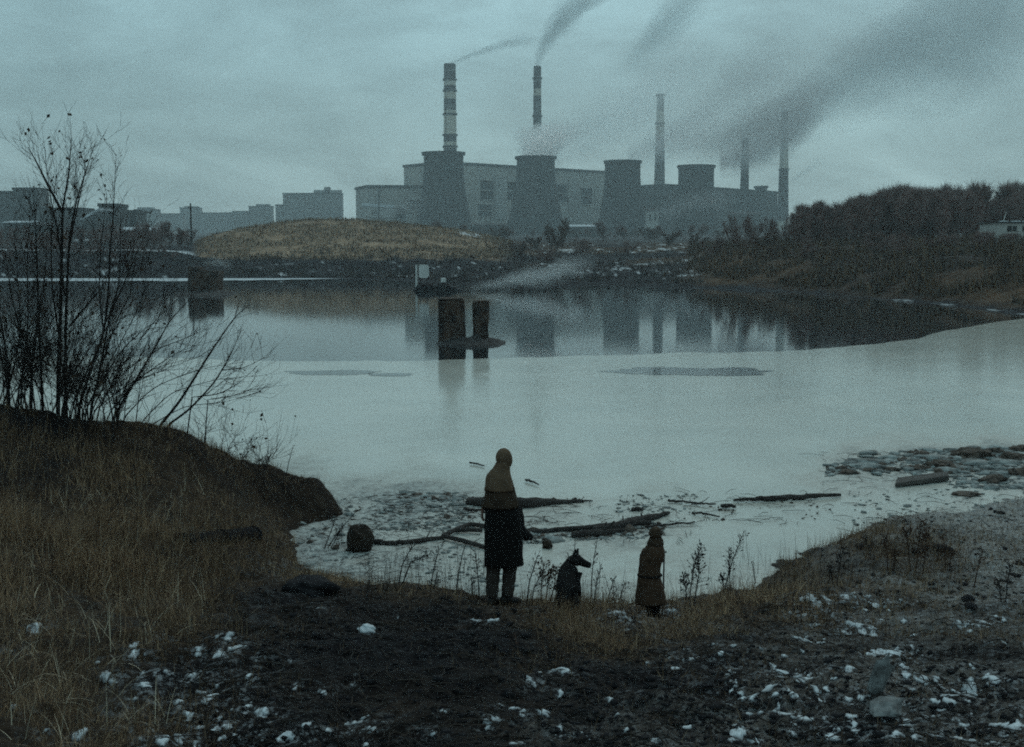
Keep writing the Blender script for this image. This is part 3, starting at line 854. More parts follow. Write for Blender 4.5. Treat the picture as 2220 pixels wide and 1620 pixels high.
block('biggest distant apartment block, its right half stepped up, left of the power station', 613, 740, 421, 1250, stories=8, bays=12, hut=[(.52, .99, 3.0), (.7, .8, 6.0)])
block('narrow pale apartment block touching the left side of the biggest distant block', 597, 614, 446, 1250, stories=6, bays=2)
block('distant apartment block with a stepped roof just left of the biggest one', 539, 588, 449, 1350, stories=6, bays=5, hut=[(.3, .9, 2.0)])
block('low long hazy block running left from the stepped roof block', 503, 541, 460, 1350, stories=4, bays=5)
block('faint distant block behind the bare utility pole', 390, 432, 452, 1500, stories=5, bays=4, hut=[(.2, .9, 1.5)])
block('long faint low building right of the bare utility pole', 428, 506, 463, 1450, stories=3, bays=8)
block('faint square block between the bare shrub tops and the utility pole', 291, 340, 456, 1300, stories=4, bays=4, hut=[(.1, .8, 2.0)])
block('low hazy building joining the two faint blocks beside the pole', 336, 395, 465, 1400, stories=3, bays=6)
block('tall grey apartment block behind the bare shrub at the far left edge', 28, 82, 412, 620, stories=9, bays=5, wm='wall_dark')
block('lower wing of the tall grey block, cut by the photo edge', -60, 28, 419, 640, stories=8, bays=8, wm='wall_dark')
block('long low grey works building seen through the bare shrub', 84, 180, 456, 560, stories=3, bays=8, wm='wall_dark')
block('small dark block right of the sloping snowy roof', 214, 252, 448, 480, stories=4, bays=4, wm='wall_dark')
block('low dark building below the faint square block', 250, 296, 462, 500, stories=3, bays=4, wm='wall_dark')


def shed(label, x0, x1, eave, ridge, base, Y, depth=14, lean=False, wm='wall_dark', snow=True, group='sheds on the far left shore'):
    a = at_y(x0, eave, Y); b_ = at_y(x1, eave, Y); zb = zrow(base, Y) - 1.5
    t = thing('shed', label, 'shed', (a.x, Y, zb), group)
    w = b_.x - a.x; He = a.z - zb; Hr = at_y(x0, ridge, Y).z - zb
    mb = MB(); mb.box(0, w, 0, depth, 0, He); mb.build('wall', M[wm], t)
    mb = MB()
    o = .35
    if lean:       # roof rises to the right
        k = len(mb.v); mb.v += [(-o, -o, He - .1), (w + o, -o, Hr), (w + o, depth + o, Hr), (-o, depth + o, He - .1), (-o, -o, He + .75), (w + o, -o, Hr + .75), (w + o, depth + o, Hr + .75), (-o, depth + o, He + .75)]
    else:          # ridge along x, near slope shows the snow
        k = len(mb.v); mb.v += [(-o, -o, He + .01), (w + o, -o, He + .01), (w + o, depth / 2, Hr), (-o, depth / 2, Hr), (-o, -o, He + .3), (w + o, -o, He + .3), (w + o, depth / 2, Hr + .3), (-o, depth / 2, Hr + .3)]
    for q in ((0, 3, 2, 1), (4, 5, 6, 7), (0, 1, 5, 4), (1, 2, 6, 5), (2, 3, 7, 6), (3, 0, 4, 7)): mb.face([k + i for i in q])
    mb.build('roof', M['snow'] if snow else M['roof'], t)
    nw = max(2, int(w / 6))
    for i in range(nw):
        mb = MB(); x = w * (i + .3) / nw
        mb.box(x, x + w * .3 / nw, -.08, .1, He * .45, He * .8); mb.build('window', M['window_dark'], t)
    return t


shed('shed with a steep snowy roof sloping up to the small dark block', 178, 214, 478, 456, 505, 420, lean=True)
shed('long shed with a thin snow covered roof behind the bare shrub', 256, 332, 501, 494, 515, 360)
shed('low shed with a broken line of snow on its roof at the bare shrub', 156, 236, 524, 521, 540, 300)
shed('far left shed roofed with snow among the bare stems', 8, 62, 484, 480, 510, 380)
shed('low dark shed with no snow left of the snowy slope', 62, 128, 490, 484, 515, 380, snow=False)

FG = 'low sheds at the foot of the power station'
shed('long dark shed below the second cooling tower', 1018, 1098, 489, 485, 512, 700, group=FG, snow=False)
shed('low shed with a snowy roof right of the second cooling tower', 1232, 1300, 492, 488, 514, 690, group=FG)
shed('dark shed in front of the low works hall', 1585, 1650, 466, 460, 500, 800, group=FG, snow=False)
shed('pale hut between the plain dark and the squat cooling towers', 1404, 1428, 458, 452, 490, 780, wm='wall_pale', group=FG, snow=False)
# utility pole
b0 = far_at(417, 262)
t = thing('utility_pole', 'lone bare utility pole standing before the hazy town', 'utility pole', b0)
Hp = at_y(417, 441, 262).z - b0.z
mb = MB(); mb.tube([(0, 0, -.5), (0, 0, Hp)], [.24, .17], 7); mb.build('post', M['wood_dark'], t)
mb = MB(); mb.box(-.55, .55, -.06, .06, Hp - .9, Hp - .75); mb.build('crossarm', M['wood_dark'], t)

# pale house at the right edge
b0 = far_at(2160, 152)
t = thing('house', 'small white flat roofed house on the right bank under the bare trees', 'house', (b0.x, 152, zrow(513, 152)))
w = px_w(165, 152); Hh = zrow(484, 152) - zrow(513, 152)
mb = MB(); mb.box(0, w, 0, 6, -1.5, Hh); mb.build('wall', M['wall_pale'], t)
mb = MB(); mb.box(-.25, w + .25, -.25, 6.2, Hh + .01, Hh + .17); rf = mb.build('roof', M['roof'], t)
for i, (u0, u1) in enumerate(((.02, .12), (.17, .28), (.32, .55), (.62, .95))):
    mb = MB(); mb.box(w * u0, w * u1, -.26, .3, Hh + .175, Hh + .29); mb.build('snow_cap', M['snow'], rf)
for u in (.12, .32, .55, .78):
    mb = MB(); mb.box(w * u, w * u + 1.15, -.03, .1, Hh * .38, Hh * .80); f = mb.build('window', M['window_dark'], t)
    mb = MB(); mb.box(w * u + .54, w * u + .6, -.06, -.031, Hh * .38, Hh * .80); mb.build('glazing_bar', M['white_paint'], f)
mb = MB(); mb.tube([(1.4, 2, Hh + .17), (1.7, 2, Hh + 1.4)], .05, 5); mb.build('pipe', M['white_paint'], t)


# ------------------------------------------------------------------ structures standing in the lake
def rough_column(rings_px, Y, name, m, parent, base, depth, seed, n=28):
    """rounded rectangular column from (photo row, left, right); base = world point of the parent"""
    mb = MB(); rs = []
    P = []
    for i in range(len(rings_px) - 1):
        a, b_ = rings_px[i], rings_px[i + 1]
        k = max(1, int(abs(b_[0] - a[0]) / 5))
        for j in range(k):
            f = j / k; P.append(tuple(a[q] * (1 - f) + b_[q] * f for q in range(3)))
    P.append(rings_px[-1])
    for (py, l, r) in P:
        a = at_y(l, py, Y); b_ = at_y(r, py, Y)
        cx = (a.x + b_.x) / 2 - base[0]; hw = (b_.x - a.x) / 2; z = a.z - base[2]
        ring = []
        for i in range(n):
            t_ = 2 * math.pi * i / n
            c, s = math.cos(t_), math.sin(t_)
            e = .32
            x = math.copysign(abs(c) ** e, c); y = math.copysign(abs(s) ** e, s)
            q = 1 + (float(fbm(np.array([i * .35 + seed]), np.array([z * 3.0]), 3, seed)[0]) - .5) * .07
            ring.append((cx + x * hw * q, y * depth / 2 * q, z))
        rs.append(ring)
    if rs[0][0][2] > rs[-1][0][2]: rs = rs[::-1]
    hh = rs[-1][0][2] - rs[0][0][2]
    rs[-1] = [(p[0], p[1], p[2] - min(.6 * hh, .12) * float(vnoise(np.array([i * .55 + seed]), np.array([seed * 1.7]), 2)[0])) for i, p in enumerate(rs[-1])]
    mb.rings(rs)
    return mb.build(name, m, parent)


PIERG = 'ruined piers standing in the water'


def islet(label, rows, Y, depth, seed, name='rubble_islet'):
    """flat rubble heap round a pier foot; rows (px, py_top)"""
    a = at_z(rows[0][0], rows[0][1], 0)
    n = len(rows); mb = MB()
    base = at_z(rows[n // 2][0], 742 if Y < 90 else 637, 0)
    o = thing(name, label, 'rubble heap', (base.x, Y, 0))
    xs = np.linspace(rows[0][0], rows[-1][0], 40)
    tops = np.interp(xs, [r[0] for r in rows], [r[1] for r in rows])
    V = []
    ny = 9
    for x, tp in zip(xs, tops):
        h = max(.02, at_y(x, tp, Y).z)
        for j in range(ny):
            v = -1 + 2 * j / (ny - 1)
            X = at_y(x, tp, Y).x - base.x
            z = h * (1 - abs(v) ** 1.6) - .04 + (float(fbm(np.array([X * 3]), np.array([v * 2 + seed]), 3, seed)[0]) - .5) * h * 1.3 * (1 - abs(v))
            V.append((X, v * depth / 2 * (.75 + .5 * float(fbm(np.array([X * 1.7]), np.array([seed * 1.0]), 3, seed)[0])), z))
    Fq = grid_faces(len(xs), ny)[:, ::-1]
    me = np_mesh('heap', np.array(V), Fq, M['islet'])
    link_mesh('heap', me, None, o)
    return o


Y1 = 60.6
b0 = (at_y(980, 742, Y1).x, Y1, 0)
t = thing('pier', 'wide dark brown pier stump, the left one of the close pair standing in the lake', 'pier', b0, PIERG)
rough_column([(648, 951, 1006), (652, 950, 1007), (690, 951, 1008), (728, 951, 1010), (748, 950, 1011)], Y1, 'shaft', M['pier'], t, b0, 1.3, 3)
rough_column([(644.5, 953, 1004), (649, 949, 1008)], Y1, 'cap', M['pier'], t, b0, 1.36, 4)
b0 = (at_y(1043, 742, Y1 + .2).x, Y1 + .2, 0)
t = thing('pier', 'narrow dark pier stump, the right one of the close pair standing in the lake', 'pier', b0, PIERG)
rough_column([(654, 1025, 1060), (660, 1024, 1061), (695, 1025, 1061), (705, 1026, 1058), (748, 1024, 1060)], Y1 + .2, 'shaft', M['pier'], t, b0, .85, 9)
rough_column([(650.5, 1026, 1060), (655, 1024, 1061)], Y1 + .2, 'cap', M['pier'], t, b0, .9, 5)
islet('low rubble heap at the feet of the close pair of pier stumps', [(947, 743), (955, 737), (985, 732), (1010, 728), (1035, 727), (1060, 731), (1080, 734), (1096, 741)], Y1 - .3, 3.2, 6)
Y2 = 125
b0 = (at_y(446, 637, Y2).x, Y2, 0)
t = thing('pier', 'distant dark square pier with smoke above it, left of the grassy hill', 'pier', b0, PIERG)
rough_column([(586, 413, 479), (610, 412, 480), (642, 412, 480)], Y2, 'shaft', M['pier'], t, b0, 3, 13)
rough_column([(578, 414, 440), (587, 412, 441)], Y2, 'step', M['pier'], t, b0, 2.6, 15)
islet('thin dark ledge at the foot of the distant square pier', [(392, 638), (400, 630), (430, 629), (470, 629), (490, 631), (506, 638)], Y2 - 1.5, 8, 8, 'stone_ledge')

# moored raft with a white board
Y3 = 134
b0 = (at_y(945, 630, Y3).x, Y3, 0)
t = thing('raft', 'dark low raft moored at the far shore below the white board', 'raft', b0)
mb = MB()
pts = [(898, 628), (906, 615), (925, 612), (945, 617), (955, 610), (975, 616), (990, 624), (1003, 630)]
xs = np.linspace(898, 1003, 24); tp = np.interp(xs, [p[0] for p in pts], [p[1] for p in pts])
rs = []
for x, y in zip(xs, tp):
    p = at_y(x, y, Y3); h = max(.1, p.z)
    hw = .95 + .25 * math.sin(x * .4)
    rs.append([(p.x - b0[0], -hw, -.2), (p.x - b0[0], hw, -.2), (p.x - b0[0], hw * .8, h * .8), (p.x - b0[0], .1, h), (p.x - b0[0], -hw * .8, h * .75)])
mb.rings(rs); mb.build('hull', M['rubble'], t)
mb = MB(); p = at_y(961, 604, Y3); mb.lathe([(.02, .9), (.28, .92), (.3, 1.35), (.05, 1.4)], 10, p.x - b0[0], 0); mb.build('bucket', M['white_paint'], t)
pL = at_y(908, 574, Y3 - .2); pR = at_y(930, 603, Y3 - .2)
t = thing('sign_board', 'blank white board standing on the dark raft', 'sign', (pL.x, Y3 - .2, 0))
mb = MB(); hb0, hb1 = pR.z, pL.z; wb = pR.x - pL.x
ch = .22
poly = [(0, hb0 + .1), (.15, hb0), (wb - ch, hb0), (wb, hb0 + ch), (wb, hb1 - ch), (wb - ch, hb1), (0, hb1)]
k = len(mb.v); mb.v += [(x, -.06, z) for x, z in poly] + [(x, .06, z) for x, z in poly]; n = len(poly)
mb.face([k + i for i in range(n)]); mb.face([k + n + i for i in range(n)][::-1])
for i in range(n): mb.face((k + i, k + n + i, k + n + (i + 1) % n, k + (i + 1) % n))
mb.build('panel', M['white_paint'], t)
mb = MB(); mb.tube([(.15, .12, .3), (.15, .12, hb1)], .06, 6); mb.tube([(wb - .2, .12, .3), (wb - .2, .12, hb1 - .1)], .06, 6); o = mb.build('post', M['steel'], t)
p = at_y(903, 604, Y3)
t = thing('marker_post', 'thin white post left of the white board on the raft', 'post', (p.x, Y3, 0))
mb = MB(); mb.tube([(0, 0, .2), (0, 0, zrow(574, Y3))], .12, 8); mb.build('shaft', M['white_paint'], t)
mb = MB(); mb.tube([(0, 0, .02), (0, 0, .3)], .2, 8); mb.build('foot', M['steel'], t)
# ------------------------------------------------------------------ bare trees
R_ = random.Random(11)


def rdir(d, ang, rnd):
    """direction tilted from d by ang, random azimuth"""
    d = d.normalized(); a = d.orthogonal().normalized(); b = d.cross(a)
    t = rnd.uniform(0, 2 * math.pi)
    return (d * math.cos(ang) + (a * math.cos(t) + b * math.sin(t)) * math.sin(ang)).normalized()


def grow(mb, p, d, L, r, rnd, n=5, up=.12, wob=.12, sides=4, tip=.35):
    """one gently bending branch; returns its points"""
    pts = [p.copy()]; q = p.copy(); d = d.normalized()
    for i in range(n):
        d = (d + Vector((rnd.gauss(0, wob), rnd.gauss(0, wob), rnd.gauss(0, wob) + up))).normalized()
        q = q + d * (L / n); pts.append(q.copy())
    mb.tube(pts, [r * (1 - (1 - tip) * i / n) for i in range(n + 1)], sides)
    return pts, d


def bare_tree_proto(name, H, spread, ntwig, seed, tw, stems=1, trunk_h=.3):
    """meshes of one bare tree: trunk with limbs, crown of fine twigs"""
    rnd = random.Random(seed)
    wood = MB(); cr = MB()
    limbs = []
    for s in range(stems):
        b = Vector((rnd.gauss(0, .12 * stems), rnd.gauss(0, .12 * stems), -.3))
        pts, d = grow(wood, b, Vector((rnd.gauss(0, .12 * stems), rnd.gauss(0, .12 * stems), 1)), H * rnd.uniform(.75, .95), H * .016 / math.sqrt(stems), rnd, 7, .1, .08, 5, .2)
        for i in range(2, 8):
            for k in range(3 if stems == 1 else 2):
                f = i / 7
                p = pts[i - 1].lerp(pts[i], rnd.random())
                L = H * spread * (1.15 - f * .75) * rnd.uniform(.6, 1.1)
                lp, ld = grow(wood, p, rdir(Vector((0, 0, 1)), rnd.uniform(.5, 1.1), rnd), L, H * .006, rnd, 5, .22, .12, 4, .3)
                limbs.append(lp)
        limbs.append(pts)
    for i in range(ntwig):
        lp = rnd.choice(limbs); k = rnd.randint(1, len(lp) - 1)
        p = lp[k - 1].lerp(lp[k], rnd.random())
        d = (lp[k] - lp[k - 1]).normalized()
        grow(cr, p, rdir(d + Vector((0, 0, .5)), rnd.uniform(.2, .9), rnd), H * rnd.uniform(.08, .22), tw, rnd, 2, .1, .1, 3, .3)
    return wood, cr


def make_proto(name, mats, *a, **k):
    w, c = bare_tree_proto(name, *a, **k)
    def me(mb, nm, m):
        q = bpy.data.meshes.new(nm); q.from_pydata(mb.v, [], mb.f); q.materials.append(m); return q
    return me(w, name + '_trunk', mats[0]), me(c, name + '_crown', mats[1])


FB = (M['far_bark'], M['far_twig']); RB = (M['far_bark'], M['russet_twig'])
PROTO = [make_proto('bare_tree', FB, 8, .40, 1900, s, .024) for s in (1, 2, 3, 4, 11, 12)]
BUSH = [make_proto('bare_bush', FB, 4, .36, 1000, s, .018, stems=5) for s in (5, 6, 7)]
RBUSH = [make_proto('russet_bush', RB, 4, .36, 800, s, .024, stems=4) for s in (8, 9)]


def place_tree(pm, name, label, cat, group, px, Y, h, proto_h, rnd, wide=1.0):
    p = far_at(px, Y)
    o = thing(name, label, cat, p, group, rnd.uniform(0, 6.28))
    k = h / proto_h; o.scale = (k * wide, k * wide, k)
    for nm, me in (('trunk', pm[0]), ('crown', pm[1])):
        c = bpy.data.objects.new(nm, me); COL.objects.link(c); c.parent = o
    return o


# the wood on the right bank: top outline by photo column
WOOD = [(1735, 447), (1770, 444), (1810, 440), (1850, 432), (1880, 420), (1930, 402), (1960, 405), (2000, 411), (2040, 410), (2090, 403), (2125, 412), (2140, 440), (2160, 425), (2180, 408), (2230, 400), (2320, 400)]
px = 1728.0
i = 0
while px < 2330:
    for row, (dy, dh) in enumerate(((170, 0), (185, 4), (202, 4), (225, 10))):
        q = px + R_.uniform(-9, 9)
        if row == 0 and 2120 < q < 2330: dy = 185
        Y = dy + R_.uniform(-6, 8)
        top = np.interp(q, [w[0] for w in WOOD], [w[1] for w in WOOD]) + R_.uniform(-5, 15) + (6 if row == 0 else 0)
        b0 = fz(q, Y); h = at_y(q, top, Y).z - b0
        if h < 1.2: continue
        side = 'wood on the right bank' if q < 2135 else 'trees behind the white house'
        place_tree((PROTO + BUSH)[i % 7 if row == 0 else i % 6], 'bare_tree', 'bare brown tree in the dense wood on the right bank' if q < 2135 else 'bare tree crowding behind the small white house', 'tree', side, q, Y, h * 1.02, 8 if row or i % 7 < 6 else 4, R_, R_.uniform(1.05, 1.5) + .5 * max(0, (4 - h) / 4))
        i += 1
    px += 17
# lone shrubs on the far shore
for lab, px, Y, top, pm, ph, wide in (
        ('russet pointed bush in front of the second cooling tower', 1210, 255, 472, RBUSH[0], 4, 1.1),
        ('small russet bush below the pale chimney', 1440, 300, 492, RBUSH[1], 4, 1.5),
        ('reddish bush low on the slope left of the russet pointed one', 1165, 262, 505, RBUSH[1], 4, 1.4),
        ('tall bare brush at the left end of the brown bank', 1600, 190, 462, BUSH[0], 4, .9),
        ('bare brush right of the tall one on the brown bank', 1632, 195, 458, BUSH[1], 4, .8),
        ('bare grey brush leaning over the bank in front of the low works hall', 1668, 200, 470, BUSH[2], 4, .9),
        ('thin brush at the left foot of the wood', 1706, 205, 468, BUSH[0], 4, .9),
        ('low bush at the right foot of the grassy hill', 1125, 215, 522, RBUSH[0], 4, 1.5),
        ('dark bush right of the low bush by the grassy hill', 1185, 200, 535, BUSH[1], 4, 1.6),
        ('wide dark bush on the rubble flats', 1260, 230, 515, BUSH[2], 4, 1.8),
        ('scrubby bush in the middle of the rubble flats', 1350, 235, 520, BUSH[0], 4, 1.9),
        ('scrubby bush where the rubble meets the brown bank', 1545, 178, 505, BUSH[1], 4, 1.2),
        ('low scrub in front of the low works hall', 1500, 250, 505, RBUSH[0], 4, 1.6)):
    h = at_y(px, top, Y).z - fz(px, Y)
    place_tree(pm, 'bare_bush', lab, 'bush', None, px, Y, h, ph, R_, wide)
for k in range(26):                                           # scrub on the brown right bank
    px = R_.uniform(1570, 2260); Y = np.interp(px, [1570, 1880, 2260], [165, 140, 110]) + R_.uniform(-6, 22)
    place_tree((BUSH + RBUSH)[k % 5], 'bank_scrub', 'low bare scrub growing on the brown right bank', 'bush', 'scrub on the brown right bank', px, Y, R_.uniform(1.0, 2.4), 4, R_, 1.6)
for k in range(34):                                           # thickets before the town on the left
    px = -60 + 480 * (k + R_.random()) / 34; Y = R_.uniform(225, 330)
    place_tree((PROTO[:4] + BUSH)[k % 7], 'bare_tree', 'bare tree in the grey thicket on the far left shore', 'tree', 'thicket on the far left shore', px, Y, R_.uniform(3.0, 5.5), 8 if k % 7 < 4 else 4, R_, 1.3)
for k in range(16):
    px = -50 + 440 * (k + R_.random()) / 16; Y = R_.uniform(202, 216)
    place_tree(BUSH[k % 3], 'shore_bush', 'low dark bush on the far left bank above the ice shelf', 'bush', 'bushes on the far left bank', px, Y, R_.uniform(1.2, 2.4), 4, R_, 1.7)
for k in range(34):                                           # scrub at the foot of the power station
    px = 790 + 900 * (k + R_.random()) / 34; Y = R_.uniform(380, 640)
    place_tree((PROTO[:4] + RBUSH)[k % 6], 'bare_tree', 'hazy bare tree at the foot of the power station', 'tree', 'trees at the foot of the power station', px, Y, R_.uniform(3, 6), 8 if k % 6 < 4 else 4, R_, 2.0)


# ------------------------------------------------------------------ blades of grass and undergrowth
def blades(name, P, length, width, lean, az, colr, m, segs=3, curl=.6):
    n = len(P)
    u = np.linspace(0, 1, segs + 1)[None, :]
    L = length[:, None]
    th = lean[:, None] * (1 + curl * u)                     # bends further over towards the tip
    ds = L / segs
    dx = np.sin(th) * ds; dz = np.cos(th) * ds
    rx = np.concatenate([np.zeros((n, 1)), np.cumsum(dx[:, 1:], 1)], 1); rzz = np.concatenate([np.zeros((n, 1)), np.cumsum(dz[:, 1:], 1)], 1)
    ca, sa = np.cos(az)[:, None], np.sin(az)[:, None]
    cx = P[:, 0:1] + rx * ca; cy = P[:, 1:2] + rx * sa; cz = P[:, 2:3] + rzz - .01
    wv = width[:, None] * (1 - u * .85) / 2
    a2 = az + np.pi / 2 + RNG.uniform(-.7, .7, n)
    wx = np.cos(a2)[:, None] * wv; wy = np.sin(a2)[:, None] * wv
    A = np.stack([cx - wx, cy - wy, cz], 2); B = np.stack([cx + wx, cy + wy, cz], 2)
    V = np.stack([A, B], 2).reshape(n, -1, 3)               # n, 2*(segs+1), 3
    base = np.arange(n)[:, None] * (2 * (segs + 1))
    fs = np.concatenate([base + np.array([[2 * s, 2 * s + 1, 2 * s + 3, 2 * s + 2]]) for s in range(segs)], 1).reshape(-1, 4)
    c = np.repeat(colr[:, None, :], 2 * (segs + 1), 1).reshape(-1, 3)
    me = np_mesh(name, V.reshape(-1, 3), fs, m, False, c)
    return link_mesh(name, me, None)


# dry grass of the near bank, rejection-sampled from the cover map
NB = 520000
gx_ = RNG.uniform(-9.5, 9.8, NB); gy_ = 6.3 * (23 / 6.3) ** RNG.random(NB)
inview = np.abs(gx_) < gy_ * .46 + .8
gx_, gy_ = gx_[inview], gy_[inview]
cv = cover(gx_, gy_)
clump = fbm(gx_ * 1.8, gy_ * 1.8, 3, 61)
zg = gz(gx_, gy_)
keep = (RNG.random(len(gx_)) < cv[:, 0] * np.clip((clump - .30) * 4.2, .06, 1) * np.where(gx_ < -2.0, 1, .8)) & (zg > .06)
gx_, gy_, cv, zg = gx_[keep], gy_[keep], cv[keep], zg[keep]
n = len(gx_)
ln = cv[:, 1] * RNG.uniform(.35, 1.15, n) * (.55 + .9 * clump[keep])
ln *= 1 - .72 * np.exp(-(((gx_ - 1.6) / .32) ** 2 + ((gy_ - 13.7) / .75) ** 2) ** 2) - .5 * np.exp(-(((gx_ - .0) / .3) ** 2 + ((gy_ - 13.1) / .5) ** 2) ** 2)
lean = np.abs(RNG.normal(.5, .5, n)); az = RNG.normal(.2, 1.5, n) + (fbm(gx_ * .7, gy_ * .7, 2, 71) - .5) * 5
pal = np.array([[.40, .265, .16], [.27, .175, .105], [.15, .095, .06], [.055, .036, .028], [.56, .42, .28]])
pk = RNG.choice(5, n, p=[.26, .29, .24, .17, .04])
colr = pal[pk] * 1.12 * (.4 + .6 * cv[:, 2:3]) * RNG.uniform(.7, 1.2, (n, 1))
o = blades('grass', np.stack([gx_, gy_, zg], 1), ln, RNG.uniform(.0035, .007, n) * np.clip(gy_ / 12.5, .55, 1.25), lean, az, colr, M['grass'])
tag(o, 'tangled dry brown grass covering the near bank', None, None, 'stuff')
# pale straw stalks standing out of the left hand grass
n = 620
px_ = RNG.uniform(0, 470, n); py_ = RNG.uniform(1060, 1620, n)
P = np.array([hit(a, b, False) for a, b in zip(px_, py_)])
k = cover(P[:, 0], P[:, 1])[:, 0] > .5
P = P[k]; n = len(P)
o = blades('straw', P, RNG.uniform(.12, .45, n), RNG.uniform(.004, .008, n), np.abs(RNG.normal(.4, .45, n)), RNG.uniform(0, 6.28, n),
           np.array([[.75, .64, .48]]) * RNG.uniform(.35, 1.0, (n, 1)), M['grass'], 4, 1.6)
tag(o, 'pale bent straw stalks in the tall grass', None, None, 'stuff')
# thin stalks standing in the shallow ice along the edge
n = 520
px_ = np.concatenate([RNG.uniform(780, 1065, 260), RNG.uniform(1130, 1380, 90), RNG.uniform(1580, 1900, 110), RNG.uniform(1440, 1600, 60)])
py_ = np.concatenate([RNG.uniform(1215, 1300, 260), RNG.uniform(1265, 1310, 90), RNG.uniform(1195, 1265, 110), RNG.uniform(1250, 1320, 60)])
P = np.array([hit(a, b) for a, b in zip(px_, py_)])
o = blades('reeds', P, RNG.uniform(.12, .52, n), RNG.uniform(.004, .009, n), np.abs(RNG.normal(.12, .15, n)), RNG.uniform(0, 6.28, n),
           np.array([[.05, .04, .034]]) * RNG.uniform(.5, 1.4, (n, 1)), M['grass'], 3, .8)
tag(o, 'thin dead reed stalks poking through the edge of the ice', None, None, 'stuff')
# rough undergrowth on the far banks and the hill
n = 26000
px_ = RNG.uniform(1490, 2320, n); f = RNG.random(n)
Yn = np.interp(px_, [1490, 1560, 1700, 1880, 2050, 2220, 2400], [170, 150, 136, 118, 106, 91, 84]); Yf = np.interp(px_, [1490, 1700, 1880, 2050, 2220, 2400], [260, 210, 190, 170, 150, 145])
Yu = Yn + (Yf - Yn) * f ** 1.2
P = np.array([far_at(a, b) for a, b in zip(px_, Yu)])
cl = fbm(P[:, 0] * .25, P[:, 1] * .25, 3, 81); P = P[cl > .4]; n = len(P)
pal = np.array([[.12, .08, .05], [.075, .05, .036], [.04, .03, .025], [.16, .10, .055]])
o = blades('undergrowth', P, RNG.uniform(.3, 1.25, n), RNG.uniform(.07, .2, n), np.abs(RNG.normal(.3, .3, n)), RNG.uniform(0, 6.28, n), pal[RNG.integers(0, 4, n)], M['undergrowth'], 2)
tag(o, 'rough brown undergrowth over the right bank', None, None, 'stuff')
n = 22000
px_ = RNG.uniform(425, 1110, n); Yu = RNG.uniform(206, 300, n)
P = np.array([far_at(a, b) for a, b in zip(px_, Yu)])
lo_ = np.interp(px_, [425, 520, 760, 900, 1000, 1110], [216, 212, 211, 209, 206, 215])
cl = fbm(P[:, 0] * .2, P[:, 1] * .2, 3, 83); k = (Yu > lo_) & (cl > .38); P = P[k]; n = len(P)
pal = np.array([[.33, .24, .165], [.27, .195, .135], [.17, .12, .088], [.09, .066, .053], [.37, .28, .20]])
o = blades('hill_grass', P, RNG.uniform(.25, .8, n), RNG.uniform(.1, .3, n), np.abs(RNG.normal(.4, .3, n)), RNG.uniform(0, 6.28, n), pal[RNG.integers(0, 5, n)], M['undergrowth'], 2)
tag(o, 'tawny dry grass on the low hill across the lake', None, None, 'stuff')
n = 15000
px_ = RNG.uniform(-90, 1530, n)
ys_ = np.interp(px_, [-90, 420, 700, 900, 1000, 1070, 1150, 1300, 1480, 1530], [190, 190, 188, 177, 161, 149, 143, 162, 148, 145])
P = np.array([far_at(a, b) for a, b in zip(px_, ys_ + 2 + RNG.random(n) ** 1.3 * np.interp(px_, [-90, 400, 1000, 1100, 1530], [20, 20, 45, 110, 90]))])
cl = fbm(P[:, 0] * .3, P[:, 1] * .3, 4, 87, .6); P = P[cl > .47]; n = len(P)
pal = np.array([[.06, .05, .045], [.03, .027, .028], [.09, .07, .055], [.13, .085, .055]])
o = blades('bank_weeds', P, RNG.uniform(.2, .9, n), RNG.uniform(.08, .3, n), np.abs(RNG.normal(.5, .4, n)), RNG.uniform(0, 6.28, n), pal[RNG.choice(4, n, p=[.35, .4, .17, .08])], M['undergrowth'], 2)
tag(o, 'dark dead weeds and litter over the low far banks', None, None, 'stuff')


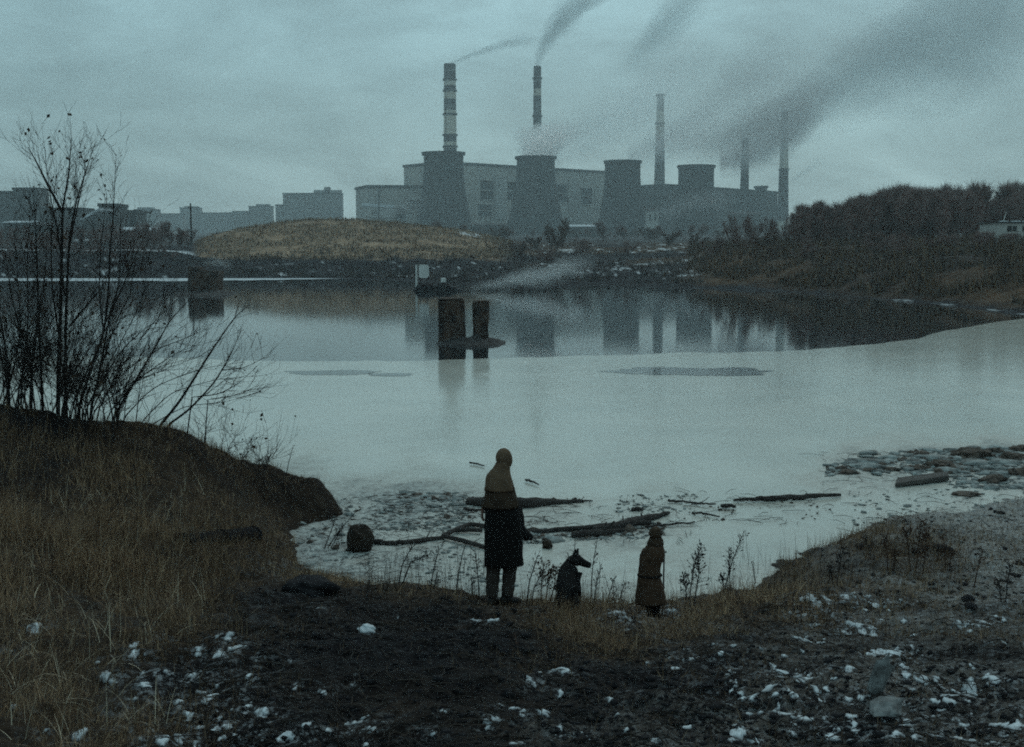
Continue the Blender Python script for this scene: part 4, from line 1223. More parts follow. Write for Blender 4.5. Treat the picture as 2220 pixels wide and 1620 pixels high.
# ------------------------------------------------------------------ near bare shrubs on the left mound
def shrub(label, stems, Y, seed, twig_density=1.0, leaves=0):
    """stems: list of (start radius, [(px, py), ...] from the ground up, depth offset)"""
    rnd = random.Random(seed)
    bx, by = stems[0][1][0]
    base = at_y(bx, by, Y)
    base.z = float(gz(base.x, base.y))
    t = thing('bare_shrub', label, 'shrub', base)
    tw = MB(); lf = MB()
    for r0, pp, dy in stems:
        # resample to a smooth curve at slightly varying distance
        n = max(6, len(pp) * 4)
        s = np.linspace(0, len(pp) - 1, n)
        xs = np.interp(s, range(len(pp)), [p[0] for p in pp]); ys = np.interp(s, range(len(pp)), [p[1] for p in pp])
        ker = np.array([.25, .5, .25])
        for _ in range(2):
            xs[1:-1] = np.convolve(xs, ker, 'valid'); ys[1:-1] = np.convolve(ys, ker, 'valid')
        end = rnd.uniform(-.8, .8)
        pts = []
        for i in range(n):
            f = i / (n - 1)
            pts.append(at_y(xs[i], ys[i], Y + dy + end * f) - base)
        if ys[0] > 860:
            pts[0].z = float(gz(pts[0].x + base.x, pts[0].y + base.y)) - base.z - .06
        mb = MB(); r0 *= (.62 if r0 > .035 else .8); rad = [max(.003, r0 * (1 - .86 * i / (n - 1))) for i in range(n)]
        mb.tube(pts, rad, 6)
        mb.build('stem', M['bark'], t)
        Ltot = sum((pts[i + 1] - pts[i]).length for i in range(n - 1))
        for k in range(int(Ltot * 11 * twig_density)):
            f = rnd.uniform(.12, 1) ** .8; i = min(n - 2, int(f * (n - 1)))
            p = pts[i].lerp(pts[i + 1], rnd.random()); d = (pts[i + 1] - pts[i]).normalized()
            L = rnd.uniform(.25, .95) * (1.1 - .55 * f)
            q, qd = grow(tw, p, rdir(d, rnd.uniform(.35, .95), rnd), L, .0042 * (1.2 - .5 * f), rnd, 4, .12, .10, 3, .4)
            for j in range(rnd.randint(1, 4)):
                m_ = rnd.randint(1, 4)
                q2, _ = grow(tw, q[m_], rdir(q[m_] - q[m_ - 1], rnd.uniform(.3, .8), rnd), L * rnd.uniform(.25, .6), .0028, rnd, 3, .1, .1, 3, .5)
                if leaves and rnd.random() < leaves:
                    c = q2[-1]; s_ = rnd.uniform(.02, .045)
                    a = rdir(Vector((0, 0, 1)), rnd.uniform(.4, 1.4), rnd) * s_; b = a.orthogonal().normalized() * s_ * .7
                    lf.quad(c - a, c + b, c + a, c - b)
    tw.build('twigs', M['twig'], t)['kind'] = 'stuff'
    if lf.v: lf.build('leaves', M['dead_leaf'], t)['kind'] = 'stuff'
    return t


shrub('tallest bare shrub on the left mound, its thick stem forking high above the skyline', [
    (.055, [(125, 890), (130, 725), (134, 552), (135, 453), (149, 380), (155, 298)], 0),
    (.03, [(135, 460), (99, 392), (78, 349), (60, 318)], 0),
    (.042, [(142, 892), (142, 703), (149, 531), (163, 444), (179, 392), (204, 318)], .15),
    (.02, [(140, 640), (128, 520), (108, 420), (96, 318)], .1),
    (.016, [(149, 540), (172, 430), (184, 380), (182, 312)], .2),
    (.018, [(150, 708), (186, 664), (225, 620), (250, 560)], .1),
    (.02, [(132, 760), (112, 620), (110, 500), (122, 380)], -.2)], 19.0, 21, 1.0, .10)
shrub('bare shrub at the far left with crooked stems spreading over the edge', [
    (.042, [(66, 882), (71, 773), (43, 716), (24, 639), (13, 552)], 0),
    (.036, [(93, 896), (84, 703), (80, 552), (74, 430)], .2),
    (.03, [(70, 780), (82, 700), (96, 620), (102, 500)], 0),
    (.03, [(20, 880), (14, 760), (-10, 640), (-25, 560)], -.2),
    (.02, [(45, 888), (50, 790), (62, 690), (58, 560), (66, 450)], .3),
    (.02, [(5, 885), (30, 800), (46, 720), (38, 600), (30, 500)], .1)], 18.6, 22, 1.15, .08)
shrub('slender bare shrub right of the tallest one, thin tops against the sky', [
    (.034, [(168, 896), (186, 833), (225, 725), (235, 639), (238, 560), (245, 470), (252, 335)], 0),
    (.03, [(194, 898), (220, 790), (233, 703), (259, 617), (262, 460)], .2),
    (.018, [(225, 725), (214, 620), (220, 520), (232, 420)], 0),
    (.018, [(236, 690), (275, 600), (300, 540), (330, 480)], .1),
    (.016, [(205, 850), (262, 760), (310, 715), (372, 680)], .2),
    (.016, [(215, 810), (250, 700), (282, 640), (295, 560)], -.1)], 19.2, 23, .9, .10)
shrub('single leaning bare stem curving right towards the distant square pier', [
    (.03, [(242, 913), (276, 855), (328, 768), (371, 690), (411, 650)], 0),
    (.014, [(328, 768), (352, 752), (400, 735), (450, 712)], 0),
    (.012, [(294, 826), (330, 800), (372, 788), (420, 775)], .1)], 19.4, 24, .55)
shrub('pair of bare stems arching far to the right over the ice', [
    (.032, [(341, 930), (389, 872), (432, 803), (471, 742), (510, 686), (541, 660)], 0),
    (.026, [(358, 926), (410, 889), (466, 829), (501, 768), (524, 714)], .15),
    (.014, [(402, 863), (475, 855), (520, 830), (557, 794)], 0),
    (.012, [(480, 803), (530, 798), (574, 775)], .1),
    (.012, [(440, 868), (500, 860), (548, 842)], .1)], 19.4, 25, .5)
shrub('thin upright twigs between the leaning stem and the arching pair', [
    (.013, [(294, 924), (302, 846), (307, 798)], 0), (.011, [(268, 920), (274, 860), (262, 800)], 0), (.01, [(318, 926), (330, 880), (352, 850)], 0)], 19.4, 26, .8)
st = []
rr = random.Random(5)
for i in range(80):
    x = rr.uniform(-60, 260); y0 = np.interp(x, [-60, 100, 250], [888, 892, 914]); hgt = rr.uniform(60, 240) * (1.0 if x < 150 else .7); sl_ = rr.gauss(0, .35)
    st.append((rr.uniform(.008, .016), [(x, y0), (x + sl_ * hgt * .4, y0 - hgt * .5), (x + sl_ * hgt * 1.1, y0 - hgt)], rr.uniform(-.9, .7)))
shrub('dense low thicket of bare twigs round the feet of the tall shrubs', st, 18.8, 27, 1.6, .05)
shrub('spray of thin bare branches fanning out to the right over the water', [
    (.015, [(205, 905), (260, 800), (330, 700), (395, 640)], 0), (.014, [(225, 910), (300, 820), (390, 760), (480, 735)], .2),
    (.014, [(260, 915), (330, 840), (430, 800), (530, 785)], -.1), (.013, [(300, 922), (370, 850), (470, 822), (565, 815)], .1),
    (.016, [(180, 900), (235, 790), (290, 690), (330, 590)], -.2), (.016, [(150, 895), (210, 760), (250, 640), (285, 530)], .2),
    (.012, [(320, 926), (400, 880), (490, 872), (560, 850)], .1), (.014, [(110, 890), (190, 760), (240, 700), (330, 660)], -.3),
    (.013, [(240, 912), (300, 780), (345, 690), (372, 600)], .3), (.012, [(190, 902), (280, 830), (360, 800), (440, 770)], 0)], 19.1, 41, .8, .06)
st = []
for i in range(14):
    x = rr.uniform(425, 590); y0 = np.interp(x, [425, 470, 590], [945, 978, 1030]); hgt = rr.uniform(18, 55); sl_ = rr.gauss(.35, .4)
    st.append((.008, [(x, y0 + 4), (x + sl_ * hgt * .4, y0 - hgt * .5), (x + sl_ * hgt * 1.2, y0 - hgt)], rr.uniform(-.1, .2)))
shrub('row of small bare twigs along the falling edge of the mound', st, 20.0, 28, .9, .1)


# ------------------------------------------------------------------ dry weeds at the water edge
def weed(label, stems, mat_='weed', fuzz=26, size=.03, group='dry weeds at the water edge', seed=0, ice=True):
    rnd = random.Random(seed * 7 + int(stems[0][0][0]))
    b = hit(*stems[0][0], ice)
    t = thing('dry_weed', label, 'weed', b, group)
    for pp in stems:
        Y = b.y + rnd.uniform(-.05, .05)
        pts = [at_y(p[0], p[1], Y + .1 * i) - b for i, p in enumerate(pp)]
        pts[0].z = min(pts[0].z, 0) - .05
        mb = MB(); n = len(pts)
        fine = []
        for i in range(n - 1):
            for k in range(3): fine.append(pts[i].lerp(pts[i + 1], k / 3))
        fine.append(pts[-1])
        mb.tube(fine, [.009 * (1 - .7 * i / len(fine)) for i in range(len(fine))], 5)
        mb.build('stem', M[mat_], t)
        mb = MB()
        for k in range(fuzz):
            f = rnd.uniform(.25, 1) ** .7; i = min(len(fine) - 2, int(f * (len(fine) - 1)))
            p = fine[i].lerp(fine[i + 1], rnd.random())
            d = rdir(fine[i + 1] - fine[i], rnd.uniform(.4, 1.3), rnd); L = rnd.uniform(.5, 2.2) * size * (1.5 - f)
            q = p + d * L * 1.6
            mb.tube([p, q], [.003, .002], 3)
            s_ = rnd.uniform(.5, 1.1) * size
            a = rdir(d, rnd.uniform(0, 1), rnd) * s_; c = a.orthogonal().normalized() * s_ * .35
            mb.quad(q - a * .2, q + a * .4 + c, q + a, q + a * .4 - c)
        mb.build('seed_heads', M[mat_], t)['kind'] = 'stuff'
    return t


weed('bushy dark weed with a forked top right of the smaller person', [[(1493, 1325), (1498, 1270), (1505, 1225), (1521, 1182)], [(1500, 1325), (1510, 1280), (1516, 1235), (1512, 1205)], [(1484, 1322), (1488, 1285), (1481, 1250)]], fuzz=60, size=.04)
weed('tall weed leaning right with a long feathery tip, past the bushy dark weed', [[(1568, 1290), (1580, 1240), (1596, 1195), (1614, 1150)]], fuzz=46, size=.035)
weed('straight weed at the foot of the right leaning feathery one', [[(1584, 1292), (1582, 1250), (1580, 1190)], [(1572, 1290), (1566, 1250)]], fuzz=40, size=.035)
weed('tall thin weed right of the dog with a split stem', [[(1280, 1305), (1283, 1255), (1286, 1220), (1294, 1172)], [(1287, 1305), (1294, 1262), (1303, 1228)]], fuzz=24)
weed('short leaning weed between the dog and the smaller person', [[(1312, 1312), (1322, 1285), (1332, 1252)], [(1318, 1312), (1336, 1280)]], fuzz=22)
weed('low crooked weed just left of the smaller person', [[(1338, 1314), (1348, 1285), (1354, 1264)]], fuzz=20)
weed('bushy brown weed left of the dog', [[(1180, 1308), (1188, 1270), (1196, 1236)], [(1190, 1308), (1202, 1270), (1206, 1230)], [(1172, 1306), (1174, 1260), (1180, 1222)]], 'weed_red', fuzz=46, size=.04)
weed('tall thin weed rising behind the dog', [[(1240, 1300), (1243, 1240), (1247, 1168)], [(1238, 1300), (1232, 1200)]], fuzz=16, size=.02)
weed('curling thin weed between the tall person and the bushy brown weed', [[(1140, 1312), (1148, 1260), (1160, 1222), (1166, 1204)], [(1150, 1312), (1158, 1275), (1176, 1240)]], fuzz=24)
weed('thin weed leaning right just left of the tall person', [[(985, 1298), (995, 1240), (1003, 1200), (1012, 1172)]], fuzz=14, size=.02)
weed('faint weed standing on the shore ice halfway from the rock to the tall person', [[(930, 1280), (940, 1235), (952, 1190)], [(938, 1280), (948, 1240)]], fuzz=20, size=.025)
weed('weed with drooping side sprays below the pole frozen at the rock', [[(862, 1268), (872, 1225), (890, 1190), (912, 1172)], [(868, 1268), (890, 1220), (935, 1200)]], fuzz=40, size=.025)
weed('weed pressed against the left boot of the tall person', [[(1040, 1305), (1036, 1250), (1030, 1195)], [(1028, 1304), (1022, 1255)]], fuzz=22, size=.025)
weed('russet bushy weed on the right hand spit, tallest there', [[(1985, 1245), (1990, 1190), (1997, 1130)], [(1975, 1245), (1970, 1190), (1964, 1150)], [(2000, 1245), (2006, 1195), (2008, 1150)]], 'weed_red', fuzz=60, size=.045)
weed('tall thin weed at the frosty right edge of the spit', [[(2050, 1240), (2048, 1200), (2044, 1158)], [(2056, 1240), (2064, 1196)]], 'weed_red', fuzz=40, size=.035)
weed('straggling weed nearest the photo edge on the frosty bank', [[(2180, 1305), (2184, 1262), (2190, 1225)], [(2172, 1305), (2166, 1260)]], fuzz=44, size=.035)
weed('leaning weed between the snow dusting and the frosty bank', [[(2110, 1272), (2120, 1232), (2132, 1192)]], 'weed_red', fuzz=34, size=.035)
weed('bushy low weed left of the tallest russet weed on the spit', [[(1925, 1238), (1924, 1200), (1918, 1162)], [(1934, 1238), (1942, 1196)]], 'weed_red', fuzz=50, size=.04)
weed('dark weed standing on the slope above the snow dusted patch', [[(1815, 1268), (1820, 1230), (1828, 1190)], [(1806, 1268), (1800, 1226)]], fuzz=46, size=.035)
weed('small dark weed on the rim of the right hand spit', [[(1877, 1195), (1878, 1165)], [(1884, 1195), (1892, 1172)]], fuzz=26, size=.03)
weed('dark twiggy weed on the snow left of the rock', [[(705, 1190), (735, 1150), (775, 1106)], [(700, 1190), (722, 1140), (728, 1115)], [(712, 1190), (745, 1140)]], fuzz=44, size=.03)
weed('lone thin stalk on the falling edge of the mound', [[(617, 1038), (626, 1002), (636, 966)]], fuzz=4, size=.015)
weed('short stalk left of the straw at the right shore bend', [[(1640, 1268), (1634, 1240), (1630, 1218)]], fuzz=8, size=.02)
weed('rust red stalk in the dark soil below the tall person', [[(1122, 1405), (1118, 1388), (1116, 1374)]], 'weed_red', fuzz=10, size=.02, group=None)
# ------------------------------------------------------------------ timber, rocks and debris on the ice
def on_ice(px, py, z=.05):
    return at_z(px, py, z)


def log(label, pp, rad, name='driftwood_log', m='wood_dark', z=.05, group='driftwood frozen in the ice', n=9, knots=2, seed=1):
    """round log along photo pixels lying on the ice; rad in metres"""
    rnd = random.Random(seed + int(pp[0][0]))
    pts = [on_ice(x, y, z + rad[min(i, len(rad) - 1)] * .5) for i, (x, y) in enumerate(pp)]
    b = (pts[0] + pts[-1]) / 2; b.z = .03
    o = thing(name, label, 'log', b, group)
    fine = []; rs = []
    for i in range(len(pts) - 1):
        for k in range(6):
            f = k / 6; fine.append(pts[i].lerp(pts[i + 1], f) - b + Vector((rnd.gauss(0, .006), rnd.gauss(0, .01), rnd.gauss(0, .006)))); rs.append((rad[i] * (1 - f) + rad[i + 1] * f) * rnd.uniform(.86, 1.12))
    fine.append(pts[-1] - b); rs.append(rad[-1])
    mb = MB(); mb.tube(fine, rs, n); mb.build('trunk', M[m], o)
    for k in range(knots):
        i = rnd.randint(2, len(fine) - 3)
        mb = MB(); d = rdir(fine[i + 1] - fine[i], rnd.uniform(.6, 1.1), rnd); d.z = abs(d.z) + .2
        mb.tube([fine[i], fine[i] + d * rnd.uniform(.08, .2)], [rs[i] * .4, rs[i] * .2], 5); mb.build('branch_stub', M[m], o)
    return o


log('thick splintered log behind the tall person, tapering to a point on the right', [(1012, 1088), (1060, 1090), (1140, 1091), (1200, 1088), (1285, 1086)], [.06, .10, .11, .05, .012])
log('thin pole lying along the top of the splintered log', [(1015, 1082), (1100, 1081), (1180, 1084), (1262, 1085)], [.03, .03, .028, .015], knots=0)
log('long straight dark log floating alone, pointing at the right hand rubble', [(1590, 1084), (1660, 1081), (1740, 1077), (1822, 1073)], [.02, .05, .055, .03])
log('longest dark pole, running from the tall person to behind the smaller person', [(1130, 1155), (1220, 1148), (1320, 1139), (1410, 1133)], [.04, .045, .05, .04])
log('rough log lying against the longest dark pole, its end raised', [(1285, 1150), (1340, 1142), (1392, 1126), (1450, 1112)], [.07, .09, .07, .03])
log('short broken log tucked under the longest dark pole', [(1240, 1160), (1300, 1155), (1352, 1150)], [.05, .065, .04])
log('thin stick passing behind the head of the smaller person', [(1400, 1142), (1450, 1137), (1506, 1131)], [.022, .02, .012], knots=0)
log('curved pole frozen in the ice with its end at the brown rock', [(800, 1172), (835, 1177), (880, 1175), (962, 1165)], [.045, .04, .038, .03], knots=1)
log('thick short stick frozen right of the long floating log tip', [(1562, 1096), (1595, 1098)], [.04, .03], knots=0)
log('little dark stick drifting right of the tall person', [(1138, 1040), (1152, 1044), (1168, 1051)], [.02, .022, .012], knots=0)
log('little dark stick drifting left of the tall person', [(1018, 1003), (1034, 1005), (1050, 1010)], [.018, .02, .012], knots=0)
log('small crooked stick beside the stub on the ice behind the smaller person', [(1448, 1085), (1480, 1087), (1520, 1092), (1552, 1093)], [.025, .02, .02, .012], knots=1)
log('slim stick lying left of the long floating log', [(1500, 1112), (1530, 1114), (1560, 1120)], [.022, .02, .012], knots=0)
log('short stub on the ice behind the smaller person', [(1370, 1103), (1395, 1104)], [.04, .03], knots=0)
log('stick frozen left of the tall person, nearest the shore litter', [(1005, 1105), (1046, 1106)], [.025, .02], knots=0)


def plank(label, quad, th, name='plank', m='wood_dark', group='driftwood frozen in the ice', z=.05, tilt=0):
    """flat board given by four photo pixels on the ice"""
    P = [on_ice(x, y, z) for x, y in quad]
    b = sum(P, Vector()) / 4; b.z = .03
    o = thing(name, label, 'plank', b, group)
    mb = MB(); k = 0
    lo = [p - b for p in P]; hi = [p - b + Vector((0, 0, th + (tilt if i in (1, 2) else 0))) for i, p in enumerate(P)]
    mb.v += [tuple(p) for p in lo] + [tuple(p) for p in hi]
    for q in ((0, 3, 2, 1), (4, 5, 6, 7), (0, 1, 5, 4), (1, 2, 6, 5), (2, 3, 7, 6), (3, 0, 4, 7)): mb.face(q)
    ob = mb.build('board', M[m], o)
    bv = ob.modifiers.new('b', 'BEVEL'); bv.width = min(.012, th * .3); bv.segments = 2
    # nailed batten across the board
    mb = MB(); a = lo[0].lerp(lo[1], .3) + Vector((0, 0, th + tilt * .3)); c = lo[3].lerp(lo[2], .3) + Vector((0, 0, th + tilt * .3))
    mb.tube([a, c], .015, 5); mb.build('batten', M[m], o)
    return o


plank('wide grey raft-like board lying on the clear ice below the right hand rubble', [(1940, 1056), (2058, 1042), (2052, 1032), (1945, 1043)], .07, m='wood_grey', tilt=.03)
plank('dark board sticking out at the left of the splintered log', [(1012, 1091), (1050, 1093), (1052, 1085), (1014, 1084)], .06)
# rectangular timber frame left of the tall person
fo = on_ice(1010, 1160, .05)
t = thing('timber_frame', 'open rectangular timber frame half behind the tall person', 'frame', fo)
for a, b_ in (((960, 1162), (1018, 1136)), ((1018, 1136), (1075, 1146)), ((960, 1162), (1050, 1186)), ((1050, 1186), (1112, 1166)), ((985, 1150), (1046, 1150))):
    mb = MB(); A = on_ice(*a, .08) - fo; B = on_ice(*b_, .08) - fo
    mb.tube([A, A.lerp(B, .5) + Vector((0, 0, .01)), B], [.035, .038, .034], 6); mb.build('beam', M['wood_dark'], t)


def rock(label, px, py, w, h, m, name='rock', cat='rock', seed=3, dep=1.0, sink=.2, ice=True, group=None, jag=0):
    """irregular boulder whose foot shows at a photo pixel; w, h in metres"""
    b = hit(px, py, ice)
    rnd = np.random.default_rng(seed)
    import bmesh
    bm = bmesh.new(); bmesh.ops.create_icosphere(bm, subdivisions=3 if m == 'mud' else 2 if jag else 4, radius=1)
    for v in bm.verts:
        c = v.co.copy()
        q = .5 + .95 * float(fbm(np.array([c.x * 1.3 + seed * 3.1 + c.z * .7]), np.array([c.y * 1.3 + c.z * 1.1]), 4, seed)[0])
        if m == 'mud': q *= rnd.uniform(.84, 1.16)
        if jag: q *= rnd.uniform(1 - jag, 1 + jag)
        v.co = Vector((c.x * q * w / 2, c.y * q * w / 2 * dep, c.z * q * h * .62 + h * (.5 - sink)))
    me = bpy.data.meshes.new(name); bm.to_mesh(me); bm.free(); me.materials.append(M[m])
    me.polygons.foreach_set('use_smooth', [m != 'mud' and not jag] * len(me.polygons))
    o = link_mesh(name, me, None, None, b)
    return tag(o, label, cat, group)


rock('brown rock jutting from the shore ice, the curved pole frozen to it', 783, 1196, .36, .40, 'rock', seed=5, sink=.12)
rock('small round rock on the ice right of the bag', 1186, 1188, .16, .13, 'rock', seed=8)
rock('white lump of snow alone on the dark soil', 795, 1374, .17, .085, 'snow', 'snow_lump', 'snow lump', seed=14, ice=False)
rock('dark clod heaped on the edge of the dark soil at the grass', 672, 1285, .5, .22, 'rubble', 'soil_clod', 'clod', seed=17, ice=False, sink=.3)
MUDG = 'frozen mud lumps at the right shore'
for i, (px, py, w, h, lab) in enumerate((
        (2040, 1012, .62, .26, 'big brown mud lump in the middle of the right hand ice rubble'), (2110, 992, .8, .3, 'largest brown mud lump, highest in the right hand ice rubble'),
        (2155, 985, .45, .24, 'round mud lump right of the largest one'), (2190, 1000, .5, .26, 'mud lump near the photo edge above the dark slab'),
        (2214, 978, .5, .22, 'mud lump cut by the photo edge'), (1990, 1018, .42, .16, 'flat mud lump left of the big brown one'),
        (1935, 1020, .34, .12, 'small mud lump between the two low ridges of rubble'), (1838, 1027, .42, .12, 'leftmost dark mud lump of the right hand rubble'),
        (2155, 1045, .5, .2, 'brown lump on clear ice below the largest one'), (2095, 1074, .5, .1, 'flat dark lump standing alone below the grey board'),
        (2208, 1030, .45, .22, 'dark slab of mud low at the photo edge'), (1885, 1022, .3, .1, 'thin dark crumb of mud right of the leftmost lump'))):
    rock(lab, px, py, w, h * .8, 'mud', 'mud_lump', 'mud lump', seed=30 + i, sink=.3, group=MUDG, dep=.8, jag=.12)


def crumbs(name, label, zones, m, seed, kind='stuff', flat=.6, ice=True, zoff=0.0, sub=1):
    """scattered small angular lumps: zones (px0, px1, py0, py1, count, size)"""
    rnd = np.random.default_rng(seed)
    import bmesh
    bm = bmesh.new(); bmesh.ops.create_icosphere(bm, subdivisions=sub, radius=1)
    T = np.array([v.co[:] for v in bm.verts]); Fc = np.array([[v.index for v in f.verts] for f in bm.faces]); bm.free()
    Vs = []; Fs = []; k = 0
    for (x0, x1, y0, y1, n, sz, *sk) in zones:
        px = rnd.uniform(x0, x1, n); py = rnd.uniform(y0, y1, n)
        if sk: py = py + (px - x0) / (x1 - x0) * sk[0]
        for a, b in zip(px, py):
            p = hit(a, b, ice)
            if ice and p.z > .10: continue
            s = sz * rnd.lognormal(0, .5)
            V = T * (1 + rnd.uniform(-.45, .45, T.shape)) * s * np.array([rnd.uniform(.6, 1.6), rnd.uniform(.6, 1.4), flat * rnd.uniform(.5, 1.2)])
            an = rnd.uniform(0, 6.28); c, s_ = math.cos(an), math.sin(an)
            V = np.stack([V[:, 0] * c - V[:, 1] * s_, V[:, 0] * s_ + V[:, 1] * c, V[:, 2]], 1) + np.array([p.x, p.y, p.z + s * .12 + zoff])
            Vs.append(V); Fs.append(Fc + k); k += len(T)
    me = np_mesh(name, np.concatenate(Vs), np.concatenate(Fs), m)
    return tag(link_mesh(name, me, None), label, None, None, kind)


crumbs('soil_lumps', 'small dark lumps of soil and slag over the near bank',
       [(430, 2220, 1320, 1640, 6500, .009), (900, 1700, 1300, 1640, 1800, .010), (560, 1050, 1275, 1420, 1300, .010), (1250, 2220, 1400, 1640, 700, .014), (1700, 2220, 1110, 1330, 450, .014), (1850, 2220, 1100, 1330, 90, .03)], M['rubble'], 4, ice=False)
crumbs('ice_crumbs', 'dirty crumbs of ice and litter along the shore ice',
       [(815, 1020, 1074, 1150, 900, .022), (860, 1000, 1068, 1090, 220, .034), (1120, 1430, 1148, 1180, 600, .022, -14), (1340, 1510, 1072, 1112, 110, .02), (1790, 2000, 1010, 1034, 330, .036, -30),
        (1980, 2240, 975, 1030, 520, .055), (2060, 2230, 1030, 1060, 130, .04), (650, 820, 1075, 1230, 420, .022), (1850, 2230, 1075, 1150, 160, .025, -30), (880, 1120, 1180, 1290, 320, .016)], M['slush'], 6, sub=1, flat=.45)
crumbs('dark_litter', 'dark bark and mud crumbs on the shore ice',
       [(800, 1040, 1074, 1140, 330, .018), (860, 980, 1072, 1090, 40, .04), (1130, 1440, 1150, 1174, 420, .022, -14), (1790, 1990, 1012, 1030, 150, .032, -32), (1980, 2240, 976, 1028, 260, .05), (640, 790, 1085, 1215, 150, .018), (1480, 1800, 1085, 1130, 40, .018), (1000, 1260, 1082, 1092, 120, .025)], M['mud'], 8)


crumbs('ice_slabs', 'broken plates of grey ice pushed up at the right shore', [(1850, 2240, 985, 1032, 110, .11, -18), (2060, 2230, 1032, 1062, 26, .09), (830, 1010, 1074, 1110, 40, .06), (1150, 1420, 1150, 1172, 30, .06, -14)], M['slush'], 16, flat=.22)
def sticks(name, label, zones, m, seed, ice=True):
    rnd = random.Random(seed); mb = MB()
    for (x0, x1, y0, y1, n, L) in zones:
        for i in range(n):
            p = hit(rnd.uniform(x0, x1), rnd.uniform(y0, y1), ice)
            a = rnd.uniform(0, 6.28); l = L * rnd.uniform(.3, 1.4)
            q = Vector((p.x + math.cos(a) * l, p.y + math.sin(a) * l, p.z))
            if not ice: q.z = max(p.z - .05, float(gz(q.x, q.y)))
            md = p.lerp(q, .5) + Vector((rnd.gauss(0, .06) * l, rnd.gauss(0, .06) * l, rnd.uniform(.01, .05)))
            mb.tube([p + Vector((0, 0, .005)), md, q + Vector((0, 0, .012))], [.004, .005, .003], 3)
    return tag(mb.build(name, M[m]), label, None, None, 'stuff')


sticks('twig_litter', 'dead twigs and stems scattered over the dark soil', [(430, 2220, 1300, 1630, 1100, .22), (380, 1000, 1290, 1630, 260, .3), (1550, 2220, 1120, 1320, 260, .22)], 'litter', 3, False)
sticks('ice_twigs', 'twigs and stalks frozen into the shore ice', [(810, 1050, 1072, 1180, 130, .35), (1120, 1500, 1090, 1180, 130, .4), (1480, 1850, 1060, 1140, 50, .4), (1780, 2220, 980, 1050, 110, .5), (1850, 2220, 1060, 1160, 60, .4), (650, 960, 1090, 1270, 120, .3)], 'weed', 5)

# dark pipe half buried in the left grass
a = hit(392, 1182, False); c = hit(552, 1168, False)
b = (a + c) / 2
t = thing('pipe', 'dark bluish length of pipe half buried in the grass of the mound', 'pipe', b)
a = a - b; c = c - b; R0 = .125
a.z += .0; c.z += .05
mb = MB(); d = (c - a)
mb.tube([a, a + d * .25, a + d * .5, a + d * .75, c], R0, 18); mb.build('barrel', M['pipe'], t, smooth=False)
for f in (.02, .5, .97):
    mb = MB(); mb.tube([a + d * (f - .012), a + d * (f + .012)], R0 * 1.12, 18); mb.build('collar', M['pipe'], t)
# pale broken slabs on the right hand soil
rock('pale broken slab standing up out of the soil at lower right', 1898, 1502, .17, .30, 'board_pale', 'broken_stone', 'stone', seed=51, dep=.5, sink=.1, ice=False, group='pale broken slabs', jag=.22).rotation_euler = (.1, .28, .3)
rock('pale flat slab lying askew below the upright broken one', 1922, 1545, .32, .08, 'board_pale', 'broken_stone', 'stone', seed=52, dep=.7, sink=.25, ice=False, group='pale broken slabs', jag=.22).rotation_euler = (0, -.12, .5)

